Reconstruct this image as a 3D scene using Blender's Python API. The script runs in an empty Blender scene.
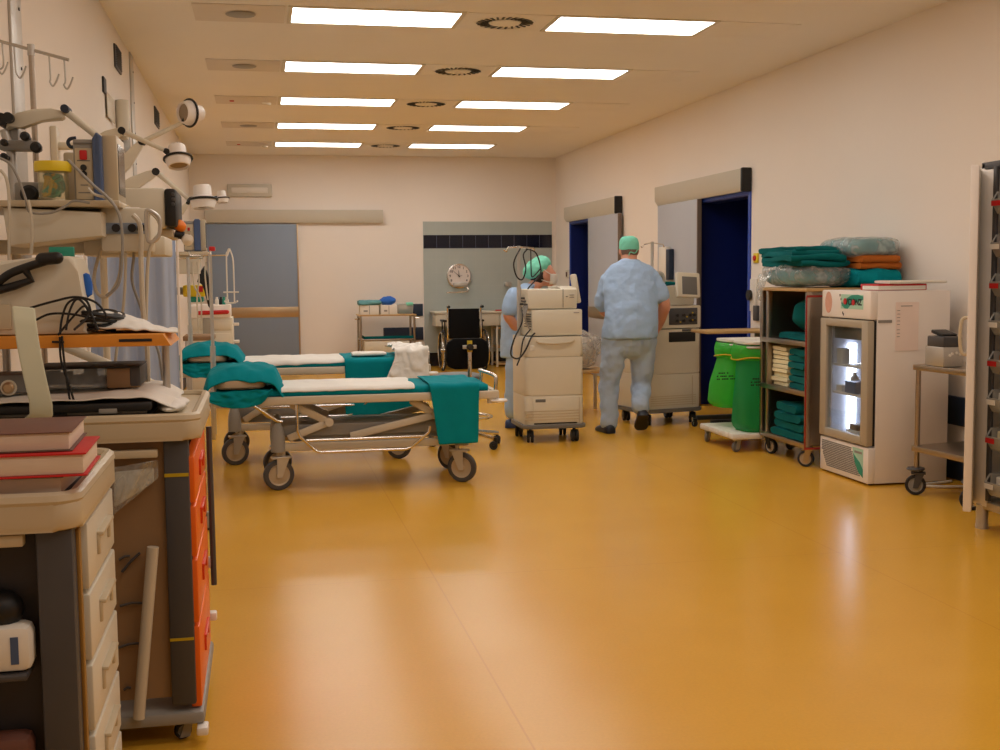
import bpy, bmesh, math, random
from mathutils import Vector, Matrix, noise
C = bpy.context.scene.collection
PI = math.pi
V = Vector
rnd = random.Random(7)

# ------------------------------------------------------------------ camera
F_PX, YAW, PITCH, ROLL, HC = 1180.0, 0.19984, 0.08571, -0.00971, 1.38
def cam_axes():
    cy, sy, cp, sp = math.cos(YAW), math.sin(YAW), math.cos(PITCH), math.sin(PITCH)
    fw = V((sy*cp, cy*cp, -sp)); r = V((cy, -sy, 0)); u = r.cross(fw)
    c, s = math.cos(ROLL), math.sin(ROLL)
    return c*r + s*u, -s*r + c*u, fw
CR, CU, CF = cam_axes()
cd = bpy.data.cameras.new('camera'); cam = bpy.data.objects.new('camera', cd); C.objects.link(cam)
cd.sensor_width = 36; cd.sensor_fit = 'HORIZONTAL'; cd.lens = F_PX/1000*36
cam.matrix_world = Matrix(((CR.x, CU.x, -CF.x, 0), (CR.y, CU.y, -CF.y, 0), (CR.z, CU.z, -CF.z, HC), (0, 0, 0, 1)))
bpy.context.scene.camera = cam
def _ray(px, py): return CF + (px-500)/F_PX*CR - (py-375)/F_PX*CU
def at(px, py, Y):
    d = _ray(px, py); return V((0, 0, HC)) + d*(Y/d.y)
def atX(px, py, X):
    d = _ray(px, py); return V((0, 0, HC)) + d*(X/d.x)
def atZ(px, py, Z):
    d = _ray(px, py); return V((0, 0, HC)) + d*((Z-HC)/d.z)

# ------------------------------------------------------------------ materials
def lin(c):
    def f(v):
        v /= 255.0
        return v/12.92 if v <= .04045 else ((v+.055)/1.055)**2.4
    return (f(c[0]), f(c[1]), f(c[2]), 1)
MATS = {}
def pm(name, col, rough=.5, metal=0, var=.06, vs=6, bump=0, bs=60, emit=0, spec=None, trans=0, stretch=None, coat=0):
    if name in MATS: return MATS[name]
    m = bpy.data.materials.new(name); m.use_nodes = True
    nt = m.node_tree; N = nt.nodes; L = nt.links
    b = N['Principled BSDF']
    c = lin(col)
    b.inputs['Roughness'].default_value = rough; b.inputs['Metallic'].default_value = metal
    if spec is not None: b.inputs['Specular IOR Level'].default_value = spec
    if trans: b.inputs['Transmission Weight'].default_value = trans
    if coat: b.inputs['Coat Weight'].default_value = coat; b.inputs['Coat Roughness'].default_value = .15
    tc = N.new('ShaderNodeTexCoord'); mp = N.new('ShaderNodeMapping'); L.new(tc.outputs['Object'], mp.inputs[0])
    if stretch: mp.inputs['Scale'].default_value = stretch
    nz = N.new('ShaderNodeTexNoise'); nz.inputs['Scale'].default_value = vs; nz.inputs['Detail'].default_value = 4
    L.new(mp.outputs[0], nz.inputs['Vector'])
    mx = N.new('ShaderNodeMix'); mx.data_type = 'RGBA'
    L.new(nz.outputs['Fac'], mx.inputs['Factor'])
    mx.inputs['A'].default_value = (c[0]*(1-var), c[1]*(1-var), c[2]*(1-var), 1)
    mx.inputs['B'].default_value = (min(1, c[0]*(1+var)), min(1, c[1]*(1+var)), min(1, c[2]*(1+var)), 1)
    L.new(mx.outputs['Result'], b.inputs['Base Color'])
    if bump:
        n2 = N.new('ShaderNodeTexNoise'); n2.inputs['Scale'].default_value = bs; n2.inputs['Detail'].default_value = 3
        L.new(mp.outputs[0], n2.inputs['Vector'])
        bp = N.new('ShaderNodeBump'); bp.inputs['Strength'].default_value = bump; bp.inputs['Distance'].default_value = .01
        L.new(n2.outputs['Fac'], bp.inputs['Height']); L.new(bp.outputs[0], b.inputs['Normal'])
    if emit:
        b.inputs['Emission Color'].default_value = c; b.inputs['Emission Strength'].default_value = emit
    MATS[name] = m
    return m
def thin_clear(name, tint=(255, 255, 255), gloss=.12, rough=.05, bump=0, bs=20, body=0, bodycol=(220, 225, 228), streak=0):
    """A clear or tinted film: mostly lets the light straight through, some sheen, some haze."""
    m = bpy.data.materials.new(name); m.use_nodes = True
    nt = m.node_tree; N = nt.nodes; L = nt.links
    N.remove(N['Principled BSDF']); out = N['Material Output']
    t = N.new('ShaderNodeBsdfTransparent'); t.inputs[0].default_value = lin(tint)
    g = N.new('ShaderNodeBsdfGlossy'); g.inputs['Roughness'].default_value = rough
    fr = N.new('ShaderNodeLayerWeight'); fr.inputs['Blend'].default_value = .3
    fm = N.new('ShaderNodeMath'); fm.operation = 'MULTIPLY_ADD'; fm.inputs[1].default_value = gloss*1.6; fm.inputs[2].default_value = .03; L.new(fr.outputs['Facing'], fm.inputs[0])
    mx = N.new('ShaderNodeMixShader'); L.new(fm.outputs[0], mx.inputs[0]); L.new(t.outputs[0], mx.inputs[1]); L.new(g.outputs[0], mx.inputs[2])
    last = mx
    tc = N.new('ShaderNodeTexCoord')
    if body:
        d = N.new('ShaderNodeBsdfDiffuse'); d.inputs[0].default_value = lin(bodycol)
        tl = N.new('ShaderNodeBsdfTranslucent'); tl.inputs[0].default_value = lin(bodycol)
        ad = N.new('ShaderNodeMixShader'); ad.inputs[0].default_value = .5; L.new(d.outputs[0], ad.inputs[1]); L.new(tl.outputs[0], ad.inputs[2])
        m2 = N.new('ShaderNodeMixShader'); m2.inputs[0].default_value = body
        L.new(mx.outputs[0], m2.inputs[1]); L.new(ad.outputs[0], m2.inputs[2]); last = m2
        if streak:
            ns = N.new('ShaderNodeTexNoise'); ns.inputs['Scale'].default_value = bs*.9; ns.inputs['Detail'].default_value = 2; ns.inputs['Distortion'].default_value = .3; ns.inputs['Roughness'].default_value = .7
            L.new(tc.outputs['Object'], ns.inputs['Vector'])
            rg = N.new('ShaderNodeMapRange'); rg.inputs['From Min'].default_value = .42; rg.inputs['From Max'].default_value = .8; rg.inputs['To Min'].default_value = .16; rg.inputs['To Max'].default_value = body
            L.new(ns.outputs['Fac'], rg.inputs['Value']); L.new(rg.outputs[0], m2.inputs[0])
    if bump:
        nz = N.new('ShaderNodeTexNoise'); nz.inputs['Scale'].default_value = bs; nz.inputs['Detail'].default_value = 5; nz.inputs['Distortion'].default_value = 1
        L.new(tc.outputs['Object'], nz.inputs['Vector'])
        bp = N.new('ShaderNodeBump'); bp.inputs['Strength'].default_value = bump; bp.inputs['Distance'].default_value = .02
        L.new(nz.outputs['Fac'], bp.inputs['Height']); L.new(bp.outputs[0], g.inputs['Normal']); L.new(bp.outputs[0], fr.inputs['Normal'])
    L.new(last.outputs[0], out.inputs['Surface'])
    MATS[name] = m
    return m

M = {}
M['wall'] = pm('wall_paint', (240, 231, 222), .75, var=.015, vs=2, bump=.05, bs=180)
M['ceil'] = pm('ceiling_paint', (244, 238, 230), .8, var=.015, vs=2)
M['cream'] = pm('cream_plastic', (218, 210, 192), .42, var=.03)
M['cream_dull'] = pm('beige_trolley_plastic', (200, 184, 156), .38, var=.03)
M['white'] = pm('white_plastic', (232, 226, 216), .4, var=.02)
M['offwhite'] = pm('white_enamel', (242, 234, 228), .35, var=.02)
M['grey'] = pm('grey_plastic', (150, 146, 140), .45, var=.04)
M['midgrey'] = pm('mid_grey_plastic', (112, 110, 108), .5, var=.04)
M['dgrey'] = pm('dark_grey_frame', (72, 70, 72), .5, var=.06)
M['black'] = pm('black_plastic', (18, 18, 20), .5, var=.1)
M['rubber'] = pm('rubber', (34, 32, 32), .7, var=.1)
M['chrome'] = pm('chrome', (222, 218, 212), .16, 1, var=.02)
M['steel'] = pm('brushed_steel', (176, 164, 150), .32, 1, var=.08, vs=20, stretch=(1, 1, 12))
M['lightsteel'] = pm('pale_steel', (196, 192, 186), .38, .6, var=.04)
M['brass'] = pm('bronze_strip', (184, 158, 124), .34, .8, var=.06, vs=4)
M['teal'] = pm('teal_surgical_cloth', (0, 134, 146), .85, var=.12, vs=9, bump=.35, bs=14, spec=.15)
M['teal2'] = pm('teal_folded_cloth', (6, 98, 100), .85, var=.16, vs=9, bump=.35, bs=20, spec=.15)
M['bedframe'] = pm('bed_cream_paint', (208, 196, 176), .4, var=.03)
M['linen'] = pm('white_linen', (238, 234, 228), .85, var=.04, vs=10, bump=.4, bs=16, spec=.1)
M['foam'] = pm('beige_foam', (190, 172, 146), .8, var=.05)
M['bluegrey'] = pm('blue_grey_laminate', (134, 148, 168), .5, var=.03, vs=3)
M['palegrey'] = pm('pale_grey_laminate', (180, 184, 194), .45, var=.02, vs=3)
M['header'] = pm('door_header_paint', (204, 198, 184), .45, var=.02)
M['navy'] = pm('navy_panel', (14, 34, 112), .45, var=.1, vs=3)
M['blueframe'] = pm('blue_frame', (30, 72, 180), .4, var=.05)
M['darkblue'] = pm('dark_blue_guard', (30, 44, 66), .5, var=.06)
M['orange'] = pm('orange_drawer', (246, 108, 18), .4, var=.05)
M['orange_board'] = pm('orange_board', (222, 144, 46), .5, var=.08, vs=4, stretch=(1, 8, 8))
M['red'] = pm('red', (196, 26, 30), .45, var=.08)
M['yellow'] = pm('yellow', (236, 208, 40), .45, var=.05)
M['bluemonitor'] = pm('blue_bezel', (72, 92, 132), .4, var=.04)
M['screen'] = pm('dark_screen', (26, 28, 34), .15, var=.1)
M['wood'] = pm('pale_wood', (196, 158, 104), .5, var=.14, vs=5, stretch=(1, 9, 9))
M['paper'] = pm('paper', (232, 226, 216), .8, var=.03)
M['pages'] = pm('book_pages', (226, 208, 190), .8, var=.06, vs=30, stretch=(1, 1, 12))
M['bookbrown'] = pm('brown_cover', (104, 64, 52), .5, var=.08)
M['skin'] = pm('skin', (218, 154, 126), .5, var=.07, vs=14)
M['hair'] = pm('dark_hair', (32, 22, 20), .6, var=.2, vs=40)
M['scrubs'] = pm('pale_blue_scrubs', (170, 196, 230), .85, var=.05, vs=8, bump=.5, bs=12, spec=.1)
M['trousers'] = pm('grey_blue_trousers', (178, 196, 222), .85, var=.06, vs=8, bump=.5, bs=12, spec=.1)
M['mint'] = pm('mint_cap', (132, 218, 192), .8, var=.08, vs=12, bump=.4, bs=30, spec=.1)
M['clog'] = pm('dark_clog', (26, 30, 44), .45, var=.08)
M['blueclog'] = pm('blue_clog', (40, 58, 104), .45, var=.08)
M['curtain'] = pm('pale_blue_curtain', (180, 196, 226), .8, var=.05, vs=6, bump=.2, bs=20, spec=.1)
M['towelcream'] = pm('cream_towel', (230, 222, 186), .9, var=.06, vs=16, bump=.3, bs=40, spec=.1)
M['blanket'] = pm('orange_brown_blanket', (186, 104, 44), .9, var=.1, vs=16, bump=.3, bs=40, spec=.1)
M['fridgegrey'] = pm('fridge_door_frame', (178, 166, 146), .45, var=.03)
M['fridgein'] = pm('fridge_liner', (206, 208, 216), .5, var=.02)
M['tealprint'] = pm('teal_print', (40, 150, 128), .5, var=.04)
M['mintprint'] = pm('mint_print', (176, 216, 196), .5, var=.04)
M['cardboard'] = pm('brown_panel', (150, 118, 84), .45, var=.12, vs=5)
M['tapeyellow'] = pm('yellow_tape', (196, 166, 20), .5, var=.05)
M['bluecloth'] = pm('bright_blue_cloth', (36, 98, 190), .8, var=.1, bump=.4, bs=30)
M['paleteal'] = pm('pale_teal_cloth', (96, 152, 158), .8, var=.1, bump=.4, bs=30)
M['ink'] = pm('dark_ink', (24, 26, 30), .6, var=.05)
M['dialface'] = pm('clock_face', (226, 214, 206), .6, var=.02)
M['lens'] = pm('lamp_glass', (150, 130, 104), .12, var=.1)
M['skinprint'] = pm('salmon_sticker', (222, 170, 150), .5, var=.15, vs=30)
M['glass'] = thin_clear('door_glass', (238, 242, 244), .16, .02)
M['film'] = thin_clear('crinkled_clear_film', (246, 248, 248), .22, .2, bump=.7, bs=12, body=.62, bodycol=(240, 240, 238), streak=1)
M['blackcloth'] = pm('black_upholstery', (16, 16, 18), .85, var=.1, spec=.15)
M['wheelhub'] = pm('caster_disc', (186, 168, 142), .4, .2, var=.05)
M['edgered'] = pm('dull_red_edging', (158, 44, 34), .5)
M['strip_dark'] = pm('amber_edge', (150, 110, 46), .5)
M['trayclear'] = thin_clear('clear_tray_plastic', (240, 242, 242), .25, .15, body=.4, bodycol=(226, 222, 214))
M['greenbag'] = thin_clear('green_bag_film', (120, 246, 110), .3, .2, bump=.8, bs=9, body=.66, bodycol=(96, 226, 92))
M['greenbagfull'] = thin_clear('green_bag_film_full', (90, 220, 120), .3, .2, bump=.8, bs=9, body=.72, bodycol=(60, 190, 116))
M['jarclear'] = thin_clear('clear_jar_plastic', (252, 250, 240), .12, .15, body=.14, bodycol=(236, 230, 206))
M['tubeclear'] = pm('pale_tubing', (206, 196, 178), .35, var=.05)
def emis(name, col, s):
    m = bpy.data.materials.new(name); m.use_nodes = True
    N = m.node_tree.nodes; L = m.node_tree.links; N.remove(N['Principled BSDF'])
    e = N.new('ShaderNodeEmission'); e.inputs[0].default_value = lin(col); e.inputs[1].default_value = s
    tc = N.new('ShaderNodeTexCoord'); nz = N.new('ShaderNodeTexNoise'); nz.inputs['Scale'].default_value = 3
    L.new(tc.outputs['Object'], nz.inputs['Vector'])
    mr = N.new('ShaderNodeMapRange'); mr.inputs['To Min'].default_value = s*.95; mr.inputs['To Max'].default_value = s*1.05
    L.new(nz.outputs['Fac'], mr.inputs['Value']); L.new(mr.outputs[0], e.inputs[1])
    L.new(e.outputs[0], N['Material Output'].inputs['Surface'])
    return m
LAMP_L = 9.0
M['lamp'] = emis('lit_diffuser', (255, 250, 243), LAMP_L)
M['fridgelamp'] = emis('fridge_tube', (226, 232, 255), 9)

# floor: orange sheet vinyl, welded seams every 2 m, semi-gloss
def floor_mat():
    m = bpy.data.materials.new('orange_vinyl'); m.use_nodes = True
    N = m.node_tree.nodes; L = m.node_tree.links; b = N['Principled BSDF']; b.inputs['Specular IOR Level'].default_value = .40
    tc = N.new('ShaderNodeTexCoord'); nz = N.new('ShaderNodeTexNoise'); nz.inputs['Scale'].default_value = 1.6; nz.inputs['Detail'].default_value = 6
    L.new(tc.outputs['Object'], nz.inputs['Vector'])
    sp = N.new('ShaderNodeTexNoise'); sp.inputs['Scale'].default_value = 90; sp.inputs['Detail'].default_value = 2; L.new(tc.outputs['Object'], sp.inputs['Vector'])
    mx = N.new('ShaderNodeMix'); mx.data_type = 'RGBA'; L.new(nz.outputs['Fac'], mx.inputs['Factor'])
    mx.inputs['A'].default_value = lin((226, 166, 50)); mx.inputs['B'].default_value = lin((238, 180, 60))
    m2 = N.new('ShaderNodeMix'); m2.data_type = 'RGBA'; m2.blend_type = 'MULTIPLY'; m2.inputs['Factor'].default_value = .12
    L.new(mx.outputs['Result'], m2.inputs['A']); L.new(sp.outputs['Fac'], m2.inputs['B'])
    sx = N.new('ShaderNodeSeparateXYZ'); L.new(tc.outputs['Object'], sx.inputs[0])
    def seam(sock, off, per, w):
        a = N.new('ShaderNodeMath'); a.operation = 'SUBTRACT'; a.inputs[1].default_value = off - per*50; L.new(sock, a.inputs[0])
        c = N.new('ShaderNodeMath'); c.operation = 'MODULO'; c.inputs[1].default_value = per; L.new(a.outputs[0], c.inputs[0])
        d = N.new('ShaderNodeMath'); d.operation = 'LESS_THAN'; d.inputs[1].default_value = w; L.new(c.outputs[0], d.inputs[0])
        return d
    s1 = seam(sx.outputs['X'], .745, 2.0, .007); s2 = seam(sx.outputs['Y'], 5.25, 9.0, .006)
    mxm = N.new('ShaderNodeMath'); mxm.operation = 'MAXIMUM'; L.new(s1.outputs[0], mxm.inputs[0]); L.new(s2.outputs[0], mxm.inputs[1])
    m3 = N.new('ShaderNodeMix'); m3.data_type = 'RGBA'; m3.inputs['B'].default_value = lin((206, 142, 46))
    sc = N.new('ShaderNodeMath'); sc.operation = 'MULTIPLY'; sc.inputs[1].default_value = .45; L.new(mxm.outputs[0], sc.inputs[0])
    L.new(sc.outputs[0], m3.inputs['Factor']); L.new(m2.outputs['Result'], m3.inputs['A'])
    L.new(m3.outputs['Result'], b.inputs['Base Color'])
    n3 = N.new('ShaderNodeTexNoise'); n3.inputs['Scale'].default_value = 2.2; n3.inputs['Detail'].default_value = 5; L.new(tc.outputs['Object'], n3.inputs['Vector'])
    mr = N.new('ShaderNodeMapRange'); mr.inputs['To Min'].default_value = .2; mr.inputs['To Max'].default_value = .26; L.new(n3.outputs['Fac'], mr.inputs['Value'])
    L.new(mr.outputs[0], b.inputs['Roughness'])
    n4 = N.new('ShaderNodeTexNoise'); n4.inputs['Scale'].default_value = 2.5; n4.inputs['Detail'].default_value = 3; L.new(tc.outputs['Object'], n4.inputs['Vector'])
    bp = N.new('ShaderNodeBump'); bp.inputs['Strength'].default_value = .012; bp.inputs['Distance'].default_value = .01; L.new(n4.outputs['Fac'], bp.inputs['Height']); L.new(bp.outputs[0], b.inputs['Normal'])
    return m
def tile_mat(name, col, grout, size, w, offx=0, offz=0, rough=.3, gfac=1):
    m = bpy.data.materials.new(name); m.use_nodes = True
    N = m.node_tree.nodes; L = m.node_tree.links; b = N['Principled BSDF']; b.inputs['Roughness'].default_value = rough
    tc = N.new('ShaderNodeTexCoord'); sx = N.new('ShaderNodeSeparateXYZ'); L.new(tc.outputs['Object'], sx.inputs[0])
    hs = []
    for s, off in (('X', offx), ('Z', offz)):
        a = N.new('ShaderNodeMath'); a.operation = 'SUBTRACT'; a.inputs[1].default_value = off - size*100; L.new(sx.outputs[s], a.inputs[0])
        c = N.new('ShaderNodeMath'); c.operation = 'MODULO'; c.inputs[1].default_value = size; L.new(a.outputs[0], c.inputs[0])
        d = N.new('ShaderNodeMath'); d.operation = 'LESS_THAN'; d.inputs[1].default_value = w; L.new(c.outputs[0], d.inputs[0]); hs.append(d)
    mm = N.new('ShaderNodeMath'); mm.operation = 'MAXIMUM'; L.new(hs[0].outputs[0], mm.inputs[0]); L.new(hs[1].outputs[0], mm.inputs[1])
    ms = N.new('ShaderNodeMath'); ms.operation = 'MULTIPLY'; ms.inputs[1].default_value = gfac; L.new(mm.outputs[0], ms.inputs[0])
    nz = N.new('ShaderNodeTexNoise'); nz.inputs['Scale'].default_value = 4; L.new(tc.outputs['Object'], nz.inputs['Vector'])
    mx = N.new('ShaderNodeMix'); mx.data_type = 'RGBA'; L.new(nz.outputs['Fac'], mx.inputs['Factor'])
    c = lin(col); mx.inputs['A'].default_value = (c[0]*.95, c[1]*.95, c[2]*.95, 1); mx.inputs['B'].default_value = (c[0]*1.05, c[1]*1.05, c[2]*1.05, 1)
    m3 = N.new('ShaderNodeMix'); m3.data_type = 'RGBA'; L.new(ms.outputs[0], m3.inputs['Factor']); L.new(mx.outputs['Result'], m3.inputs['A']); m3.inputs['B'].default_value = lin(grout)
    L.new(m3.outputs['Result'], b.inputs['Base Color'])
    return m

# ------------------------------------------------------------------ geometry builder
def catmull(pts, n=6, closed=False):
    P = [V(p) for p in pts]; out = []; m = len(P)
    if m < 3: return P
    segs = m if closed else m-1
    for i in range(segs):
        if closed: a, b, c, d = P[i-1], P[i], P[(i+1) % m], P[(i+2) % m]
        else: a, b, c, d = P[max(i-1, 0)], P[i], P[i+1], P[min(i+2, m-1)]
        for k in range(n):
            t = k/n; t2 = t*t; t3 = t2*t
            out.append(.5*((2*b) + (c-a)*t + (2*a-5*b+4*c-d)*t2 + (3*b-a-3*c+d)*t3))
    if not closed: out.append(P[-1])
    return out
def wm(o):
    m = o.matrix_basis.copy()
    while o.parent: o = o.parent; m = o.matrix_basis @ m
    return m
class G:
    def __init__(s): s.bm = bmesh.new()
    def box(s, c, d, bev=0, rz=0, rot=None, seg=2, taper=None):
        x, y, z = d[0]/2, d[1]/2, d[2]/2
        tx, ty = taper or (1, 1)
        co = [(-x, -y, -z), (x, -y, -z), (x, y, -z), (-x, y, -z), (-x*tx, -y*ty, z), (x*tx, -y*ty, z), (x*tx, y*ty, z), (-x*tx, y*ty, z)]
        R = rot.to_3x3() if rot else Matrix.Rotation(rz, 3, 'Z')
        vs = [s.bm.verts.new(R @ V(p) + V(c)) for p in co]
        fs = [s.bm.faces.new([vs[i] for i in f]) for f in ((3, 2, 1, 0), (4, 5, 6, 7), (0, 1, 5, 4), (1, 2, 6, 5), (2, 3, 7, 6), (3, 0, 4, 7))]
        if bev:
            es = {e for f in fs for e in f.edges}
            bmesh.ops.bevel(s.bm, geom=list(es), offset=min(bev, x*.95, y*.95, z*.95), segments=seg, profile=.5, affect='EDGES')
        return s
    def bb(s, lo, hi, bev=0, **k):
        lo, hi = V(lo), V(hi)
        return s.box((lo+hi)/2, [abs(hi[i]-lo[i]) for i in range(3)], bev, **k)
    def ring(s, c, u, w, r, n, r2=None):
        r2 = r if r2 is None else r2
        return [s.bm.verts.new(c + u*(r*math.cos(2*PI*i/n)) + w*(r2*math.sin(2*PI*i/n))) for i in range(n)]
    def skin(s, rings, cap=True, closed=False):
        n = len(rings[0]); m = len(rings)
        for a in range(m if closed else m-1):
            A, B = rings[a], rings[(a+1) % m]
            for i in range(n):
                try: s.bm.faces.new((A[i], A[(i+1) % n], B[(i+1) % n], B[i]))
                except ValueError: pass
        if cap and not closed:
            for r, f in ((rings[0], True), (rings[-1], False)):
                try: s.bm.faces.new(r[::-1] if f else r)
                except ValueError: pass
        return s
    def cyl(s, a, b, r0, r1=None, n=16, cap=True):
        a, b = V(a), V(b); r1 = r0 if r1 is None else r1
        d = (b-a).normalized(); u = d.orthogonal().normalized(); w = d.cross(u)
        return s.skin([s.ring(a, u, w, r0, n), s.ring(b, u, w, r1, n)], cap)
    def tube(s, pts, r, n=8, closed=False, smooth=0):
        P = catmull(pts, smooth, closed) if smooth else [V(p) for p in pts]
        m = len(P); rings = []; u = None
        for i in range(m):
            if closed: d = (P[(i+1) % m]-P[i-1])
            else: d = P[min(i+1, m-1)]-P[max(i-1, 0)]
            if d.length < 1e-9: d = V((0, 0, 1))
            d.normalize()
            if u is None: u = d.orthogonal().normalized()
            else:
                u = u - d*u.dot(d)
                u = u.normalized() if u.length > 1e-6 else d.orthogonal().normalized()
            rr = r[min(int(i*len(r)/m), len(r)-1)] if isinstance(r, (list, tuple)) else r
            rings.append(s.ring(P[i], u, d.cross(u), rr, n))
        return s.skin(rings, True, closed)
    def chain(s, pr, n=16, k=6):
        """tapered limb through (point, radius) joints with round ends"""
        pts = [V(p) for p, r in pr]; rr = [r for p, r in pr]
        P = catmull(pts, k) if len(pts) > 2 else [pts[0].lerp(pts[1], i/k) for i in range(k+1)]
        m = len(P); R = []
        for i in range(m):
            t = i/(m-1)*(len(rr)-1); j = min(int(t), len(rr)-2); f = t-j; f = f*f*(3-2*f); R.append(rr[j]*(1-f)+rr[j+1]*f)
        rings = []; u = None
        d0 = (P[1]-P[0]).normalized(); d1 = (P[-1]-P[-2]).normalized()
        full = [(P[0]-d0*R[0]*c, R[0]*q, d0) for c, q in ((.96, .26), (.75, .65), (.4, .91))]
        full += [(P[i], R[i], (P[min(i+1, m-1)]-P[max(i-1, 0)]).normalized()) for i in range(m)]
        full += [(P[-1]+d1*R[-1]*c, R[-1]*q, d1) for c, q in ((.4, .91), (.75, .65), (.96, .26))]
        for p, r, d in full:
            if u is None: u = d.orthogonal().normalized()
            else: u = (u-d*u.dot(d)).normalized()
            rings.append(s.ring(p, u, d.cross(u), r, n))
        return s.skin(rings)
    def loft(s, secs, n=24):
        """closed stack of ellipses: (center, rx, ry[, rotz])"""
        rings = []
        for q in secs:
            c, rx, ry = V(q[0]), q[1], q[2]; a = q[3] if len(q) > 3 else 0
            u = V((math.cos(a), math.sin(a), 0)); w = V((-math.sin(a), math.cos(a), 0))
            rings.append(s.ring(c, u, w, rx, n, ry))
        return s.skin(rings)
    def lathe(s, prof, c=(0, 0, 0), axis=(0, 0, 1), n=24, cap=True):
        a = V(axis).normalized(); u = a.orthogonal().normalized(); w = a.cross(u)
        return s.skin([s.ring(V(c)+a*h, u, w, max(r, 1e-4), n) for r, h in prof], cap)
    def ball(s, c, r, n=20, m=12, rot=None, nz=0, nf=3, sq=1):
        r = (r, r, r) if not isinstance(r, (tuple, list)) else r
        R = rot.to_3x3() if rot else Matrix.Identity(3)
        rings = []
        def pw(v): return math.copysign(abs(v)**sq, v)
        for j in range(m+1):
            ph = -PI/2 + PI*j/m; ph = max(-PI/2+.02, min(PI/2-.02, ph)); ring = []
            for i in range(n):
                th = 2*PI*i/n
                p = V((r[0]*pw(math.cos(ph))*pw(math.cos(th)), r[1]*pw(math.cos(ph))*pw(math.sin(th)), r[2]*pw(math.sin(ph))))
                p = R @ p + V(c)
                if nz: p = p + (p-V(c)).normalized()*nz*noise.noise(p*nf)
                ring.append(s.bm.verts.new(p))
            rings.append(ring)
        return s.skin(rings)
    def prism(s, pts, fn, a, b, bev=0):
        """2D outline through fn(u, v, t) -> point, from t=a to t=b"""
        A = [s.bm.verts.new(V(fn(u, v, a))) for u, v in pts]; B = [s.bm.verts.new(V(fn(u, v, b))) for u, v in pts]
        fs = [s.bm.faces.new(A[::-1]), s.bm.faces.new(B)]
        n = len(pts)
        for i in range(n): fs.append(s.bm.faces.new((A[i], A[(i+1) % n], B[(i+1) % n], B[i])))
        if bev:
            es = [e for f in fs[:2] for e in f.edges]
            bmesh.ops.bevel(s.bm, geom=es, offset=bev, segments=2, profile=.5, affect='EDGES')
        return s
    def grid(s, f, nu, nv):
        g = [[s.bm.verts.new(V(f(i/nu, j/nv))) for j in range(nv+1)] for i in range(nu+1)]
        for i in range(nu):
            for j in range(nv): s.bm.faces.new((g[i][j], g[i+1][j], g[i+1][j+1], g[i][j+1]))
        return s
    def slab(s, c, d, nz=.004, nf=9, rz=0, nx=10, seed=0, k=6):
        """a soft folded layer: stadium section in y-z, run along x"""
        sx, sy, sz = d; rings = []; R = Matrix.Rotation(rz, 3, 'Z'); c = V(c); off = V((seed*3.7, seed*1.3, seed*2.1))
        for i in range(nx+1):
            x = -sx/2 + sx*i/nx
            e = 1 if 0 < i < nx else .8
            ring = []
            for j in range(2*k+2*4):
                if j <= k: t = -PI/2 + PI*j/k; p = (sy/2-sz/2 + sz/2*math.cos(t), sz/2*math.sin(t))
                elif j < k+4: q = (j-k)/4; p = ((sy/2-sz/2)*(1-2*q), sz/2)
                elif j <= 2*k+4: t = PI/2 + PI*(j-k-4)/k; p = (-sy/2+sz/2 + sz/2*math.cos(t), sz/2*math.sin(t))
                else: q = (j-2*k-4)/4; p = ((-sy/2+sz/2)*(1-2*q), -sz/2)
                v = R @ V((x, p[0], p[1]*e)) + c
                v += V((noise.noise(v*nf+off), noise.noise(v*nf+off+V((9, 0, 0))), .6*noise.noise(v*nf+off+V((0, 9, 0)))))*nz
                ring.append(s.bm.verts.new(v))
            rings.append(ring)
        return s.skin(rings)
    def wobble(s, amp, f=4, seed=0):
        o = V((seed*1.7, seed*2.3, seed*.9))
        for v in s.bm.verts:
            p = v.co*f+o
            v.co += V((noise.noise(p), noise.noise(p+V((7, 0, 0))), noise.noise(p+V((0, 7, 0)))))*amp
        return s
    def build(s, name, mat, parent=None, flat=False, ang=40, recalc=True, local=False):
        bm = s.bm
        if recalc: bmesh.ops.recalc_face_normals(bm, faces=bm.faces[:])
        me = bpy.data.meshes.new(name)
        o = bpy.data.objects.new(name, me)
        if parent is not None:
            o.parent = parent
            if not local: bm.transform(wm(parent).inverted())
        elif not local:
            xs = [v.co.x for v in bm.verts]; ys = [v.co.y for v in bm.verts]; zs = [v.co.z for v in bm.verts]
            org = V(((min(xs)+max(xs))/2, (min(ys)+max(ys))/2, min(zs)))
            bm.transform(Matrix.Translation(-org)); o.location = org
        bm.to_mesh(me); bm.free()
        me.materials.append(mat)
        if not flat:
            for p in me.polygons: p.use_smooth = True
            me.set_sharp_from_angle(angle=math.radians(ang))
        C.objects.link(o)
        return o
def solidify(o, t, off=0):
    m = o.modifiers.new('thickness', 'SOLIDIFY'); m.thickness = t; m.offset = off; return o
def tag(o, label=None, cat=None, group=None, kind=None):
    if label: o['label'] = label
    if cat: o['category'] = cat
    if group: o['group'] = group
    if kind: o['kind'] = kind
    return o
def thing(name, label, cat, loc=(0, 0, 0), rz=0, group=None):
    o = bpy.data.objects.new(name, None); C.objects.link(o); o.location = loc; o.rotation_euler = (0, 0, rz); o.empty_display_size = .1
    return tag(o, label, cat, group)
def struct(o): o['kind'] = 'structure'; return o
def sroot(name, loc=(0, 0, 0)):
    o = bpy.data.objects.new(name, None); C.objects.link(o); o.location = loc; o['kind'] = 'structure'; o.empty_display_size = .1; return o
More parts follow.
